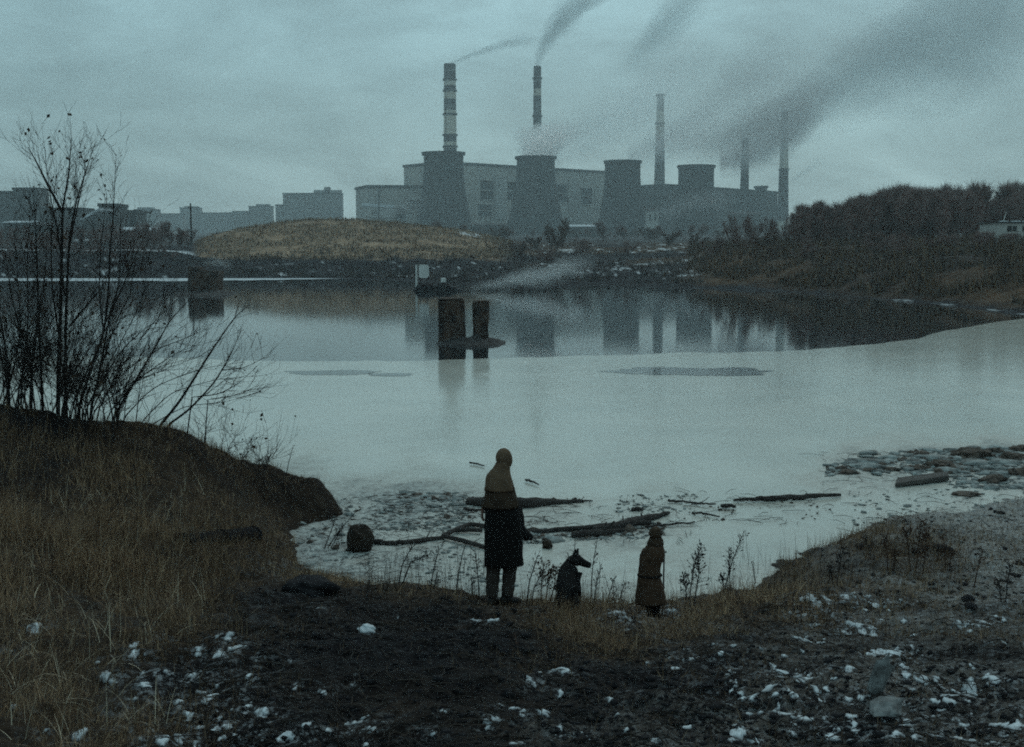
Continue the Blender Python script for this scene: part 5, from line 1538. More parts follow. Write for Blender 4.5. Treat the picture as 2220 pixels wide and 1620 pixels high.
# ------------------------------------------------------------------ snow lying in patches
SNOW = [(430, 1475, 26, 12), (310, 1483, 22, 12), (375, 1468, 26, 10), (408, 1475, 20, 8), (455, 1518, 30, 14), (440, 1505, 14, 6), (480, 1420, 20, 9), (510, 1408, 22, 7), (470, 1382, 10, 9), (562, 1437, 14, 6), (624, 1436, 7, 4), (545, 1550, 34, 13), (560, 1546, 20, 9),
        (485, 1580, 18, 9), (410, 1552, 14, 8), (320, 1590, 18, 8), (470, 1545, 10, 6), (350, 1600, 9, 5), (370, 1605, 9, 6), (540, 1605, 12, 6), (620, 1600, 16, 6), (665, 1610, 18, 8), (710, 1588, 12, 7), (75, 1362, 14, 5), (10, 1412, 14, 7), (780, 1568, 22, 8), (830, 1571, 18, 5), (800, 1585, 12, 6), (315, 1424, 9, 5), (175, 1600, 10, 5),
        (1030, 1347, 14, 3), (1072, 1346, 12, 3), (795, 1372, 16, 7), (1200, 1460, 26, 8), (1235, 1462, 20, 7), (1150, 1475, 14, 5), (1165, 1486, 10, 4), (1215, 1505, 9, 4), (1115, 1536, 14, 6), (1180, 1545, 12, 6), (1130, 1556, 8, 5), (1065, 1570, 18, 7), (1055, 1575, 9, 5), (1230, 1600, 20, 8), (1270, 1606, 16, 7), (1120, 1615, 16, 6),
        (1770, 1310, 40, 16), (1850, 1300, 34, 12), (1890, 1312, 14, 6), (1745, 1322, 18, 6), (1820, 1345, 26, 4), (1830, 1375, 26, 5), (1880, 1378, 14, 4), (1900, 1395, 12, 3), (1860, 1355, 24, 6), (2110, 1355, 36, 12), (2130, 1350, 18, 7), (1935, 1420, 5, 3), (1565, 1417, 9, 4), (1545, 1400, 10, 5), (1490, 1430, 18, 8), (1700, 1424, 8, 4), (1742, 1420, 14, 6),
        (1608, 1450, 12, 5), (1755, 1462, 22, 6), (1730, 1470, 18, 5), (1630, 1520, 24, 14), (1670, 1492, 22, 7), (1680, 1545, 22, 12), (1610, 1522, 10, 10), (1740, 1560, 16, 6), (1780, 1565, 18, 7), (1715, 1595, 16, 7), (1590, 1575, 8, 7), (1605, 1600, 18, 6), (1490, 1580, 8, 5), (1800, 1600, 16, 6),
        (2015, 1480, 22, 7), (2110, 1475, 26, 9), (2150, 1475, 22, 7), (2190, 1478, 26, 7), (2100, 1500, 24, 8), (2135, 1520, 22, 12), (2050, 1530, 30, 9), (2090, 1545, 24, 9), (2030, 1555, 24, 8), (2010, 1560, 10, 4), (2160, 1575, 22, 5), (2200, 1580, 26, 6), (1960, 1575, 16, 6), (2080, 1572, 14, 5), (1910, 1560, 12, 6), (2060, 1600, 26, 7), (1940, 1598, 16, 6), (1900, 1440, 12, 4), (1960, 1460, 8, 4), (2170, 1605, 20, 7), (2120, 1612, 14, 5),
        (1400, 1440, 6, 3), (1440, 1390, 8, 4), (600, 1555, 6, 4), (640, 1500, 4, 3), (900, 1590, 10, 4), (960, 1545, 5, 3), (1340, 1550, 8, 4), (1360, 1590, 10, 5), (1430, 1610, 14, 6), (860, 1340, 6, 2), (690, 1320, 7, 2), (1345, 1330, 26, 12), (1400, 1335, 10, 8), (1455, 1330, 18, 16)]
rs_ = np.random.default_rng(17)
for x0, x1, y0, y1, n_ in ((1580, 2220, 1440, 1615, 80), (1430, 2000, 1380, 1480, 22), (290, 580, 1370, 1615, 32), (600, 1500, 1480, 1618, 10), (1700, 1960, 1290, 1400, 26), (0, 300, 1350, 1610, 8), (2050, 2200, 1330, 1400, 8)):
    for _ in range(n_): SNOW.append((rs_.uniform(x0, x1), rs_.uniform(y0, y1), rs_.uniform(3, 10), rs_.uniform(1.5, 4)))
sv, sf, sc, k0 = [], [], [], 0
fr2 = frost.reshape(XX.shape).copy()
for i, (px, py, rx, ry) in enumerate(SNOW):
    c = hit(px, py, False)
    e1 = hit(px + rx, py, False) - c
    if abs(c.x) > 19 or c.y > 31: continue
    hx = max(.03, min(.8, abs(e1.x))); hy = max(.06, min(1.2, hx * ry / rx * 2.3))
    i0, i1 = [int(np.clip((c.x + q * 3.5 * hx - GX0) / GS, 0, len(gx) - 1)) for q in (-1, 1)]
    j0, j1 = [int(np.clip((c.y + q * 3.5 * hy - GY0) / GS, 0, len(gy) - 1)) for q in (-1, 1)]
    w_ = np.exp(-(((XX[j0:j1 + 1, i0:i1 + 1] - c.x) / (1.7 * hx + .05)) ** 2 + ((YY[j0:j1 + 1, i0:i1 + 1] - c.y) / (1.7 * hy + .05)) ** 2))
    fr2[j0:j1 + 1, i0:i1 + 1] = np.clip(fr2[j0:j1 + 1, i0:i1 + 1] + .42 * w_, 0, 1)
    st_ = .010 if hx < .3 else .014
    ax = np.arange(-1.5 * hx, 1.5 * hx, st_); ay = np.arange(-1.5 * hy, 1.5 * hy, st_)
    if len(ax) < 4 or len(ay) < 4: continue
    X, Y = np.meshgrid(c.x + ax, c.y + ay)
    d = np.sqrt(((X - c.x) / hx) ** 2 + ((Y - c.y) / hy) ** 2)
    mk = .42 - d * .75 + (fbm(X * 11 + i, Y * 8, 5, 91, .68) - .5) * 4.2 + (fbm(X * 34, Y * 28, 3, 92, .6) - .5) * 1.6
    mk = np.where(d < 1.5, mk, -1)
    Z = gz(X, Y) + np.clip(mk, -.3, .5) * .022 + .004
    nr, nc = X.shape
    fq = grid_faces(nr, nc)
    m4 = mk.ravel()[fq].mean(1) > -.03
    fq = fq[m4]
    if not len(fq): continue
    sc.append(np.clip((mk.ravel() + .02) * 1.5, 0, 1)); sv.append(np.stack([X.ravel(), Y.ravel(), Z.ravel()], 1)); sf.append(fq + k0); k0 += nr * nc
gcol[:, 2] = fr2.ravel()
ca_ = np.ones((len(gcol), 4), dtype=np.float32); ca_[:, :3] = gcol
GROUND_ME.color_attributes['tint'].data.foreach_set('color', ca_.ravel())
V = np.concatenate(sv); Fq = np.concatenate(sf)
used = np.unique(Fq); remap = np.full(len(V), -1); remap[used] = np.arange(len(used))
sa = np.concatenate(sc)[used][:, None]
me = np_mesh('snow', V[used], remap[Fq], M['snow_patch'], True, np.array([[.02, .02, .022]]) * (1 - sa) + np.array([[.66, .71, .74]]) * sa)
tag(link_mesh('snow', me, None), 'ragged patches of old snow on the dark bank', None, None, 'stuff')


# ------------------------------------------------------------------ people and dog
def skin_mesh(name, joints, bones, root, m, parent, sub=2):
    """joints {name: ((x, y, z), radius or (rx, ry))}; returns the finished mesh object"""
    names = list(joints)
    me = bpy.data.meshes.new(name + '_skeleton')
    me.from_pydata([joints[k][0] for k in names], [(names.index(a), names.index(b)) for a, b in bones], [])
    o = bpy.data.objects.new(name + '_skeleton', me); COL.objects.link(o)
    sk = o.modifiers.new('s', 'SKIN'); sk.use_smooth_shade = True
    ss_ = o.modifiers.new('u', 'SUBSURF'); ss_.levels = sub; ss_.render_levels = sub
    for i, k in enumerate(names):
        r = joints[k][1]
        d = me.skin_vertices[0].data[i]
        d.radius = r if hasattr(r, '__len__') else (r, r)
        d.use_root = (k == root)
    dg = bpy.context.evaluated_depsgraph_get()
    q = bpy.data.meshes.new_from_object(o.evaluated_get(dg))
    q.name = name
    bpy.data.objects.remove(o); bpy.data.meshes.remove(me)
    q.materials.clear(); q.materials.append(m)
    q.polygons.foreach_set('use_smooth', [True] * len(q.polygons))
    return link_mesh(name, q, None, parent)


def loft(name, rings, m, parent, n=36, fold=0.0, seed=0, cap_bottom=False, cap_top=True):
    """rings (z, cx, cy, a, b) from the bottom up; fold = depth of cloth folds towards the hem"""
    mb = MB(); rs = []
    Z = [r[0] for r in rings]
    zs = np.linspace(Z[0], Z[-1], max(14, int((Z[-1] - Z[0]) / .022)))
    tab = np.array(rings)
    for z in zs:
        cx, cy, a, b = [float(np.interp(z, Z, tab[:, j])) for j in range(1, 5)]
        f = 1 - (z - Z[0]) / (Z[-1] - Z[0])
        ring = []
        for i in range(n):
            t_ = 2 * math.pi * i / n
            q = 1 + fold * f * (math.sin(t_ * 5 + seed) * .5 + math.sin(t_ * 9 + seed * 2 + z * 4) * .3) + fold * .7 * (float(vnoise(np.array([t_ * 2.2 + seed]), np.array([z * 9]), 5)[0]) - .5)
            ring.append((cx + a * q * math.cos(t_), cy + b * q * math.sin(t_), z))
        rs.append(ring)
    if not cap_bottom:       # turn the hem inwards
        rs = [[(rings[0][1] + (p[0] - rings[0][1]) * .86, rings[0][2] + (p[1] - rings[0][2]) * .86, p[2] + .05) for p in rs[0]]] + rs
    mb.rings(rs, cap_top, True)
    return mb.build(name, m, parent, smooth=True)


def hand_bones(J, B, wrist, palm, d, side, s=1.0):
    """five short finger chains on a hand whose fingers point along d; side = thumb direction"""
    d = Vector(d).normalized(); sd = Vector(side).normalized(); nrm = d.cross(sd)
    w = Vector(J[wrist][0])
    J[palm] = (tuple(w + d * .055 * s), (.021 * s, .013 * s)); B.append((wrist, palm))
    for i, (off, ln) in enumerate(((.024, .062), (.008, .072), (-.008, .067), (-.022, .052))):
        a = w + d * .085 * s + sd * off * s; c = a + d * ln * .5 * s + nrm * .010 * s; e = a + d * ln * .85 * s + nrm * .03 * s
        k = palm + 'f%d' % i
        J[k + 'a'] = (tuple(a), .0085 * s); J[k + 'b'] = (tuple(c), .008 * s); J[k + 'c'] = (tuple(e), .0065 * s)
        B += [(palm, k + 'a'), (k + 'a', k + 'b'), (k + 'b', k + 'c')]
    a = w + d * .03 * s + sd * .026 * s; c = w + d * .06 * s + sd * .042 * s + nrm * .012 * s
    J[palm + 't'] = (tuple(a), .011 * s); J[palm + 'u'] = (tuple(c), .008 * s)
    B += [(palm, palm + 't'), (palm + 't', palm + 'u')]


def head_shape(ob, c, look, s):
    """press a face into the skinned head: brow, nose, chin, eye hollows, ears"""
    look = Vector(look).normalized(); up = Vector((0, 0, 1)); rt = look.cross(up).normalized(); up = rt.cross(look)
    for v in ob.data.vertices:
        p = v.co - Vector(c)
        if p.length > .17 * s: continue
        f, r, u = p.dot(look) / s, p.dot(rt) / s, p.dot(up) / s
        if f > .03:
            add = .028 * math.exp(-((r / .016) ** 2 + ((u + .012) / .028) ** 2))          # nose
            add += .010 * math.exp(-((r / .03) ** 2 + ((u + .085) / .02) ** 2))           # chin
            add += .006 * math.exp(-((r / .05) ** 2 + ((u - .03) / .012) ** 2))           # brow
            add += .005 * math.exp(-((r / .022) ** 2 + ((u + .052) / .01) ** 2))          # lips
            for q in (-.03, .03): add -= .010 * math.exp(-(((r - q) / .014) ** 2 + ((u - .008) / .012) ** 2))
            v.co += look * add * s
        for q in (-1, 1):
            v.co += rt * q * .018 * s * math.exp(-(((abs(r) - .07) / .02) ** 2 + ((f + .005) / .018) ** 2 + ((u + .01) / .028) ** 2)) * (1 if r * q > 0 else 0)


def eyes(c, look, s, parent):
    look = Vector(look).normalized(); rt = look.cross(Vector((0, 0, 1))).normalized()
    for q in (-1, 1):
        mb = MB(); p = Vector(c) + look * .072 * s + rt * .03 * q * s + Vector((0, 0, .008 * s))
        mb.lathe([(.001, -.011 * s), (.008 * s, -.007 * s), (.011 * s, 0), (.008 * s, .007 * s), (.001, .011 * s)], 10)
        mb.build('eye', M['boot'], parent).location = p


# --- tall person
YM = 13.5
bm_ = at_y(1088, 1310, YM)
fx, fy = bm_.x, YM
base = Vector((fx, fy, bm_.z))
man = thing('person', 'tall person in a long black coat and brown hooded cape, looking down', 'person', base)
LK = (.78, .55, -.30)
J = {'pelvis': ((0, 0, .92), (.13, .10)), 'belly': ((0, 0, 1.08), (.125, .095)), 'chest': ((-.01, .0, 1.26), (.135, .10)), 'neckbase': ((.0, .02, 1.44), (.07, .065)),
     'neck': ((.015, .035, 1.51), .052), 'head': ((.03, .05, 1.585), (.066, .07)), 'head2': ((.03, .045, 1.66), (.072, .078)), 'crown': ((.028, .04, 1.70), (.055, .06)),
     'hipL': ((-.075, 0, .87), .085), 'kneeL': ((-.088, .02, .48), .058), 'calfL': ((-.100, .0, .33), .05), 'ankleL': ((-.112, -.01, .10), .042),
     'hipR': ((.08, .01, .87), .085), 'kneeR': ((.082, .06, .48), .058), 'calfR': ((.068, .05, .33), .055), 'ankleR': ((.052, .04, .10), .042),
     'shL': ((-.085, .01, 1.38), .045), 'elL': ((-.152, .02, 1.16), .040), 'wrL': ((-.212, .06, 1.075), .028),
     'shR': ((.07, .04, 1.38), .045), 'elR': ((.135, .09, 1.16), .040), 'wrR': ((.185, .17, 1.0), .028)}
B = [('pelvis', 'belly'), ('belly', 'chest'), ('chest', 'neckbase'), ('neckbase', 'neck'), ('neck', 'head'), ('head', 'head2'), ('head2', 'crown'),
     ('pelvis', 'hipL'), ('hipL', 'kneeL'), ('kneeL', 'calfL'), ('calfL', 'ankleL'), ('pelvis', 'hipR'), ('hipR', 'kneeR'), ('kneeR', 'calfR'), ('calfR', 'ankleR'),
     ('chest', 'shL'), ('shL', 'elL'), ('elL', 'wrL'), ('chest', 'shR'), ('shR', 'elR'), ('elR', 'wrR')]
hand_bones(J, B, 'wrL', 'palmL', (-.12, .05, -1), (.3, .9, 0))
hand_bones(J, B, 'wrR', 'palmR', (.05, .25, -1), (-.4, .8, 0))
body = skin_mesh('body', J, B, 'pelvis', M['skin'], man)
HC = (.03, .055, 1.625)
head_shape(body, HC, LK, 1.0)
eyes(HC, LK, 1.0, man)
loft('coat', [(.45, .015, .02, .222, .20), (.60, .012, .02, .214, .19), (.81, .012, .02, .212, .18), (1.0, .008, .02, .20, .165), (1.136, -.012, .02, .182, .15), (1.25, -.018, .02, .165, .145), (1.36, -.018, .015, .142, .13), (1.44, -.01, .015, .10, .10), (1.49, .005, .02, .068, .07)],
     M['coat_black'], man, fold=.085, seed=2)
# brown hood; shoulder and middle layers step the coat's top-lit fade into colour
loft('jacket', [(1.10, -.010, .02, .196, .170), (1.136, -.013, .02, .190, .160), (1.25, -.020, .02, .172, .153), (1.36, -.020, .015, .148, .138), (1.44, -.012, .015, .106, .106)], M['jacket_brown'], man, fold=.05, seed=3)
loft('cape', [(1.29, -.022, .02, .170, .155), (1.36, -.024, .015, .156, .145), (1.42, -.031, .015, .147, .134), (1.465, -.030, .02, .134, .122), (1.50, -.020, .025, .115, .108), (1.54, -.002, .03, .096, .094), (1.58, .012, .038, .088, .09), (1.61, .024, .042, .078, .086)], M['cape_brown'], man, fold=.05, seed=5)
import bmesh
bm = bmesh.new(); bmesh.ops.create_uvsphere(bm, u_segments=32, v_segments=20, radius=1)
look = Vector((.80, .60, 0))
for v in bm.verts:
    c = v.co.copy()
    f = c.dot(look)
    v.co = Vector((c.x * .098, c.y * .102, c.z * .118))
    if c.z < -.2: v.co.x *= 1 - (c.z + .2) * -.14; v.co.y *= 1 + (c.z + .2) * .1
    v.co += look * (-.03 * max(0, f) ** 3) + Vector((.012, .01, 0)) * max(0, -c.z) + Vector((-.008, -.006, .004)) * max(0, c.z)
dele = [v for v in bm.verts if v.co.normalized().dot(Vector((.74, .6, -.22)).normalized()) > .83]
bmesh.ops.delete(bm, geom=dele, context='VERTS')
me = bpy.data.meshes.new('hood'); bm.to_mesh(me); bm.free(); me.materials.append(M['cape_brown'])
me.polygons.foreach_set('use_smooth', [True] * len(me.polygons))
hd = link_mesh('hood', me, None, man); hd.location = (.030, .048, 1.637)
sd = hd.modifiers.new('s', 'SOLIDIFY'); sd.thickness = .012; sd.offset = -1


def sleeve(parent, pts, rad, m):
    mb = MB(); fine = []; rs = []
    for i in range(len(pts) - 1):
        for k in range(7):
            f = k / 7; fine.append(Vector(pts[i]).lerp(Vector(pts[i + 1]), f)); rs.append((rad[i] * (1 - f) + rad[i + 1] * f) * (1 + .05 * math.sin(k * 2.4 + i)))
    fine.append(Vector(pts[-1])); rs.append(rad[-1])
    mb.tube(fine, rs, 14)
    return mb.build('sleeve', m, parent, smooth=True)


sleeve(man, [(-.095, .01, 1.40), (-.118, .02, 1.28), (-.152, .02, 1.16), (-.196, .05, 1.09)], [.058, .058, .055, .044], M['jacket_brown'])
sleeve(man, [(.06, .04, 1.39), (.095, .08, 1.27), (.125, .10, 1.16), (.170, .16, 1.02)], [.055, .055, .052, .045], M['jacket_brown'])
for nm, pts, rr_ in (('L', [(-.07, 0, .8), (-.085, .01, .56), (-.092, .015, .44), (-.104, 0, .25), (-.112, -.01, .09)], [.096, .088, .082, .074, .070]),
                     ('R', [(.08, .01, .8), (.092, .05, .56), (.092, .06, .44), (.078, .05, .25), (.062, .04, .09)], [.096, .088, .082, .074, .070])):
    mb = MB(); fine = []; rs = []
    for i in range(len(pts) - 1):
        for k in range(5):
            f = k / 5; fine.append(Vector(pts[i]).lerp(Vector(pts[i + 1]), f)); rs.append((rr_[i] * (1 - f) + rr_[i + 1] * f) * (1 + .05 * math.sin(k * 2.1 + i * 3)))
    fine.append(Vector(pts[-1])); rs.append(rr_[-1])
    mb.tube(fine, rs, 16); mb.build('trouser_leg', M['trousers'], man, smooth=True)


def boot(parent, p, head, s=1.0):
    d = Vector(head).normalized(); r = Vector((d.y, -d.x, 0))
    mb = MB(); rs = []
    for f, w, h in ((-.09, .022, .05), (-.075, .036, .085), (-.03, .040, .13), (.02, .042, .115), (.08, .047, .075), (.14, .044, .055), (.175, .028, .04), (.19, .01, .025)):
        ring = []
        for i in range(12):
            a = 2 * math.pi * i / 12
            z = max(0, math.sin(a)) * h if math.sin(a) > 0 else 0
            q = Vector(p) + d * f * s + r * w * math.cos(a) * s + Vector((0, 0, (z if z else -.004) * s))
            ring.append(tuple(q))
        rs.append(ring)
    mb.rings(rs); mb.build('boot', M['boot'], parent, smooth=True)


gl = float(gz(fx - .105, fy - .01)) - base.z; gr = float(gz(fx + .052, fy + .04)) - base.z
boot(man, (-.105, 0, min(gl, .04)), (.5, .85, 0)); boot(man, (.052, .05, min(gr, .04)), (.85, .5, 0))
# bag held at the right side
bag = thing('bag', 'dark limp bag with a drooping corner, held at the right side of the tall person', 'bag', (fx + .19, fy + .14, base.z + .70))
mb = MB(); rs = []
for z, cx, a, b in ((.42, -.03, .03, .03), (.36, -.02, .055, .06), (.26, .0, .062, .075), (.16, .0, .066, .08), (.10, .02, .085, .08), (.06, .05, .10, .07), (.03, .075, .085, .055), (.0, .10, .05, .03)):
    rs.append([(cx + a * math.cos(2 * math.pi * i / 18) * (1 + .06 * math.sin(i * 2.3 + z * 20)), b * math.sin(2 * math.pi * i / 18), z) for i in range(18)])
mb.rings(rs[::-1]); mb.build('sack', M['bag'], bag, smooth=True)
mb = MB(); mb.tube([(-.05, -.02, .36), (-.03, 0, .47), (-.005, .04, .36)], .011, 7); mb.build('strap', M['bag'], bag)
mb = MB(); mb.tube([(.06, 0, .08), (.11, 0, .05), (.150, 0, .028)], [.05, .034, .01], 10); mb.build('corner_flap', M['bag'], bag, smooth=True)

# --- smaller person
YC = 14.3
bc = at_y(1415, 1350, YC); base = bc.copy()
kid = thing('person', 'smaller person in a brown belted coat and fur hat, hands folded in front', 'person', base)
LK = (.55, .8, -.15)
s = .7
J = {'pelvis': ((-.01, 0, .56), (.085, .07)), 'belly': ((-.01, 0, .66), (.08, .065)), 'chest': ((0, 0, .79), (.09, .07)), 'neckbase': ((.015, .01, .90), .045),
     'neck': ((.02, .02, .945), .036), 'head': ((.027, .03, .995), (.050, .052)), 'head2': ((.027, .03, 1.05), (.054, .058)), 'crown': ((.027, .028, 1.08), (.042, .045)),
     'hipL': ((-.045, 0, .53), .055), 'kneeL': ((-.034, .02, .29), .042), 'ankleL': ((-.036, 0, .07), .030),
     'hipR': ((.04, 0, .53), .055), 'kneeR': ((.044, .02, .29), .042), 'ankleR': ((.048, .02, .07), .030),
     'shL': ((-.09, .01, .86), .042), 'elL': ((-.12, .06, .70), .032), 'wrL': ((-.03, .15, .68), .021),
     'shR': ((.10, .02, .86), .042), 'elR': ((.092, .07, .74), .030), 'wrR': ((.112, .12, .80), .021)}
B = [('pelvis', 'belly'), ('belly', 'chest'), ('chest', 'neckbase'), ('neckbase', 'neck'), ('neck', 'head'), ('head', 'head2'), ('head2', 'crown'),
     ('pelvis', 'hipL'), ('hipL', 'kneeL'), ('kneeL', 'ankleL'), ('pelvis', 'hipR'), ('hipR', 'kneeR'), ('kneeR', 'ankleR'),
     ('chest', 'shL'), ('shL', 'elL'), ('elL', 'wrL'), ('chest', 'shR'), ('shR', 'elR'), ('elR', 'wrR')]
hand_bones(J, B, 'wrL', 'palmL', (.9, .3, 0), (0, .3, .9), s)
hand_bones(J, B, 'wrR', 'palmR', (.1, .4, .5), (-.8, .3, 0), s)
body = skin_mesh('body', J, B, 'pelvis', M['skin'], kid)
HC = (.027, .035, 1.025)
head_shape(body, HC, LK, .75); eyes(HC, LK, .75, kid)
loft('coat', [(.235, -.028, .01, .186, .16), (.32, -.03, .01, .178, .15), (.455, -.036, .01, .156, .13), (.56, -.048, .01, .132, .112), (.67, -.042, .01, .130, .112), (.74, -.026, .01, .134, .112), (.80, -.006, .01, .140, .112), (.87, .004, .01, .126, .104), (.92, .012, .01, .106, .09), (.955, .02, .015, .080, .076), (.985, .024, .02, .076, .074)],
     M['coat_brown'], kid, fold=.06, seed=4)
mb = MB()
ring = [(-.040 + .139 * math.cos(a), .01 + .118 * math.sin(a), .575) for a in np.linspace(0, 2 * math.pi, 33)]
mb.tube(ring, .013, 6); mb.build('belt', M['trousers_dark'], kid)
loft('collar', [(.935, .018, .015, .098, .088), (.965, .022, .02, .098, .09), (1.0, .026, .025, .084, .082), (1.02, .027, .028, .076, .076)], M['hat_brown'], kid, fold=.05, seed=9)
bm = bmesh.new(); bmesh.ops.create_uvsphere(bm, u_segments=28, v_segments=18, radius=1)
for v in bm.verts:
    c = v.co.copy(); q = 1 + .05 * (float(vnoise(np.array([c.x * 5 + c.z * 3]), np.array([c.y * 5]), 3)[0]) - .5)
    v.co = Vector((c.x * .082 * q, c.y * .085 * q, c.z * .078 * q))
bmesh.ops.delete(bm, geom=[v for v in bm.verts if v.co.z < -.02 and v.co.normalized().dot(Vector((.55, .83, -.2)).normalized()) > .35], context='VERTS')
me = bpy.data.meshes.new('hat'); bm.to_mesh(me); bm.free(); me.materials.append(M['hat_brown']); me.polygons.foreach_set('use_smooth', [True] * len(me.polygons))
ht = link_mesh('hat', me, None, kid); ht.location = (.027, .03, 1.072); sd = ht.modifiers.new('s', 'SOLIDIFY'); sd.thickness = .01
sleeve(kid, [(-.082, .01, .87), (-.112, .04, .79), (-.118, .07, .70), (-.045, .145, .68)], [.05, .048, .044, .036], M['coat_brown'])
sleeve(kid, [(.085, .02, .87), (.098, .05, .80), (.090, .075, .74), (.108, .115, .79)], [.048, .044, .040, .034], M['coat_brown'])
for pts in ([(-.045, 0, .5), (-.036, .02, .29), (-.036, 0, .06)], [(.04, 0, .5), (.046, .02, .29), (.048, .02, .06)]):
    mb = MB(); fine = [Vector(pts[0]).lerp(Vector(pts[1]), k / 4) for k in range(4)] + [Vector(pts[1]).lerp(Vector(pts[2]), k / 5) for k in range(6)]
    mb.tube(fine, [.058, .056, .053, .05, .047, .045, .044, .043, .042, .042], 14); mb.build('trouser_leg', M['trousers_dark'], kid, smooth=True)
for q, x, y in ((0, -.036, 0), (1, .048, .02)):
    g = float(gz(base.x + x, base.y + y)) - base.z
    boot(kid, (x, y, min(max(g, -.12), .03)), (.5 + q * .2, .8, 0), .72)
# stick held upright
p = at_y(1440, 1198, YC + .12)
st_b = Vector((p.x, YC + .12, float(gz(p.x, YC + .12))))
t = thing('stick', 'thin straight stick held upright at the right side of the smaller person', 'stick', st_b)
mb = MB(); mb.tube([(-.012, 0, 0), (-.006, 0, .3), (0, 0, p.z - st_b.z)], [.008, .009, .010], 7); mb.build('shaft', M['wood_dark'], t)
mb = MB(); mb.tube([(-.035, 0, p.z - st_b.z), (.03, 0, p.z - st_b.z + .006)], .011, 7); mb.build('handle', M['wood_dark'], t)

# --- dog
YD = 13.9
bd = at_y(1230, 1322, YD)
dog = thing('dog', 'black dog with pricked ears sitting between the two people, head turned right', 'dog', bd)
dog.scale = (1.07, 1.07, 1.06)
J = {'hip': ((-.02, -.10, .15), (.150, .14)), 'loin': ((-.015, -.04, .25), (.155, .13)), 'rib': ((-.01, .02, .33), (.148, .125)), 'withers': ((.0, .06, .385), (.118, .11)),
     'neck1': ((.028, .09, .43), .105), 'neck2': ((.056, .105, .485), .086), 'poll': ((.085, .115, .53), .066), 'skull': ((.118, .12, .52), .063), 'stop': ((.158, .125, .495), .050),
     'muz1': ((.20, .128, .475), .043), 'muz2': ((.243, .13, .458), .037), 'nose': ((.263, .131, .452), .029),
     'earLa': ((.078, .085, .578), .030), 'earLb': ((.083, .078, .622), .018), 'earLc': ((.088, .075, .655), .005),
     'earRa': ((.104, .15, .574), .028), 'earRb': ((.114, .155, .615), .017), 'earRc': ((.122, .157, .645), .005),
     'brisket': ((.055, .09, .29), (.125, .11)), 'shL': ((.0, .03, .27), .065), 'elL': ((.05, .06, .19), .048), 'caL': ((.085, .11, .10), .034), 'paL': ((.095, .14, .02), .03), 'toL': ((.115, .17, .012), .02),
     'shR': ((.095, .12, .27), .062), 'elR': ((.115, .11, .19), .048), 'caR': ((.125, .16, .10), .034), 'paR': ((.13, .19, .02), .03), 'toR': ((.15, .22, .012), .02),
     'thL': ((-.085, -.07, .14), .09), 'knL': ((-.075, .02, .16), .065), 'hoL': ((-.105, -.09, .05), .04), 'hfL': ((-.06, .0, .018), .032),
     'thR': ((.06, -.09, .14), .09), 'knR': ((.08, .0, .16), .065), 'hoR': ((.07, -.10, .05), .04), 'hfR': ((.10, -.01, .018), .032),
     'tail1': ((-.08, -.20, .07), .04), 'tail2': ((-.14, -.28, .035), .034), 'tail3': ((-.22, -.32, .03), .015)}
B = [('hip', 'loin'), ('loin', 'rib'), ('rib', 'withers'), ('withers', 'neck1'), ('neck1', 'neck2'), ('neck2', 'poll'), ('poll', 'skull'), ('skull', 'stop'), ('stop', 'muz1'), ('muz1', 'muz2'), ('muz2', 'nose'),
     ('poll', 'earLa'), ('earLa', 'earLb'), ('earLb', 'earLc'), ('poll', 'earRa'), ('earRa', 'earRb'), ('earRb', 'earRc'),
     ('rib', 'brisket'), ('brisket', 'shL'), ('shL', 'elL'), ('elL', 'caL'), ('caL', 'paL'), ('paL', 'toL'), ('brisket', 'shR'), ('shR', 'elR'), ('elR', 'caR'), ('caR', 'paR'), ('paR', 'toR'),
     ('hip', 'thL'), ('thL', 'knL'), ('thL', 'hoL'), ('hoL', 'hfL'), ('hip', 'thR'), ('thR', 'knR'), ('thR', 'hoR'), ('hoR', 'hfR'), ('hip', 'tail1'), ('tail1', 'tail2'), ('tail2', 'tail3')]
skin_mesh('body', J, B, 'hip', M['fur'], dog)


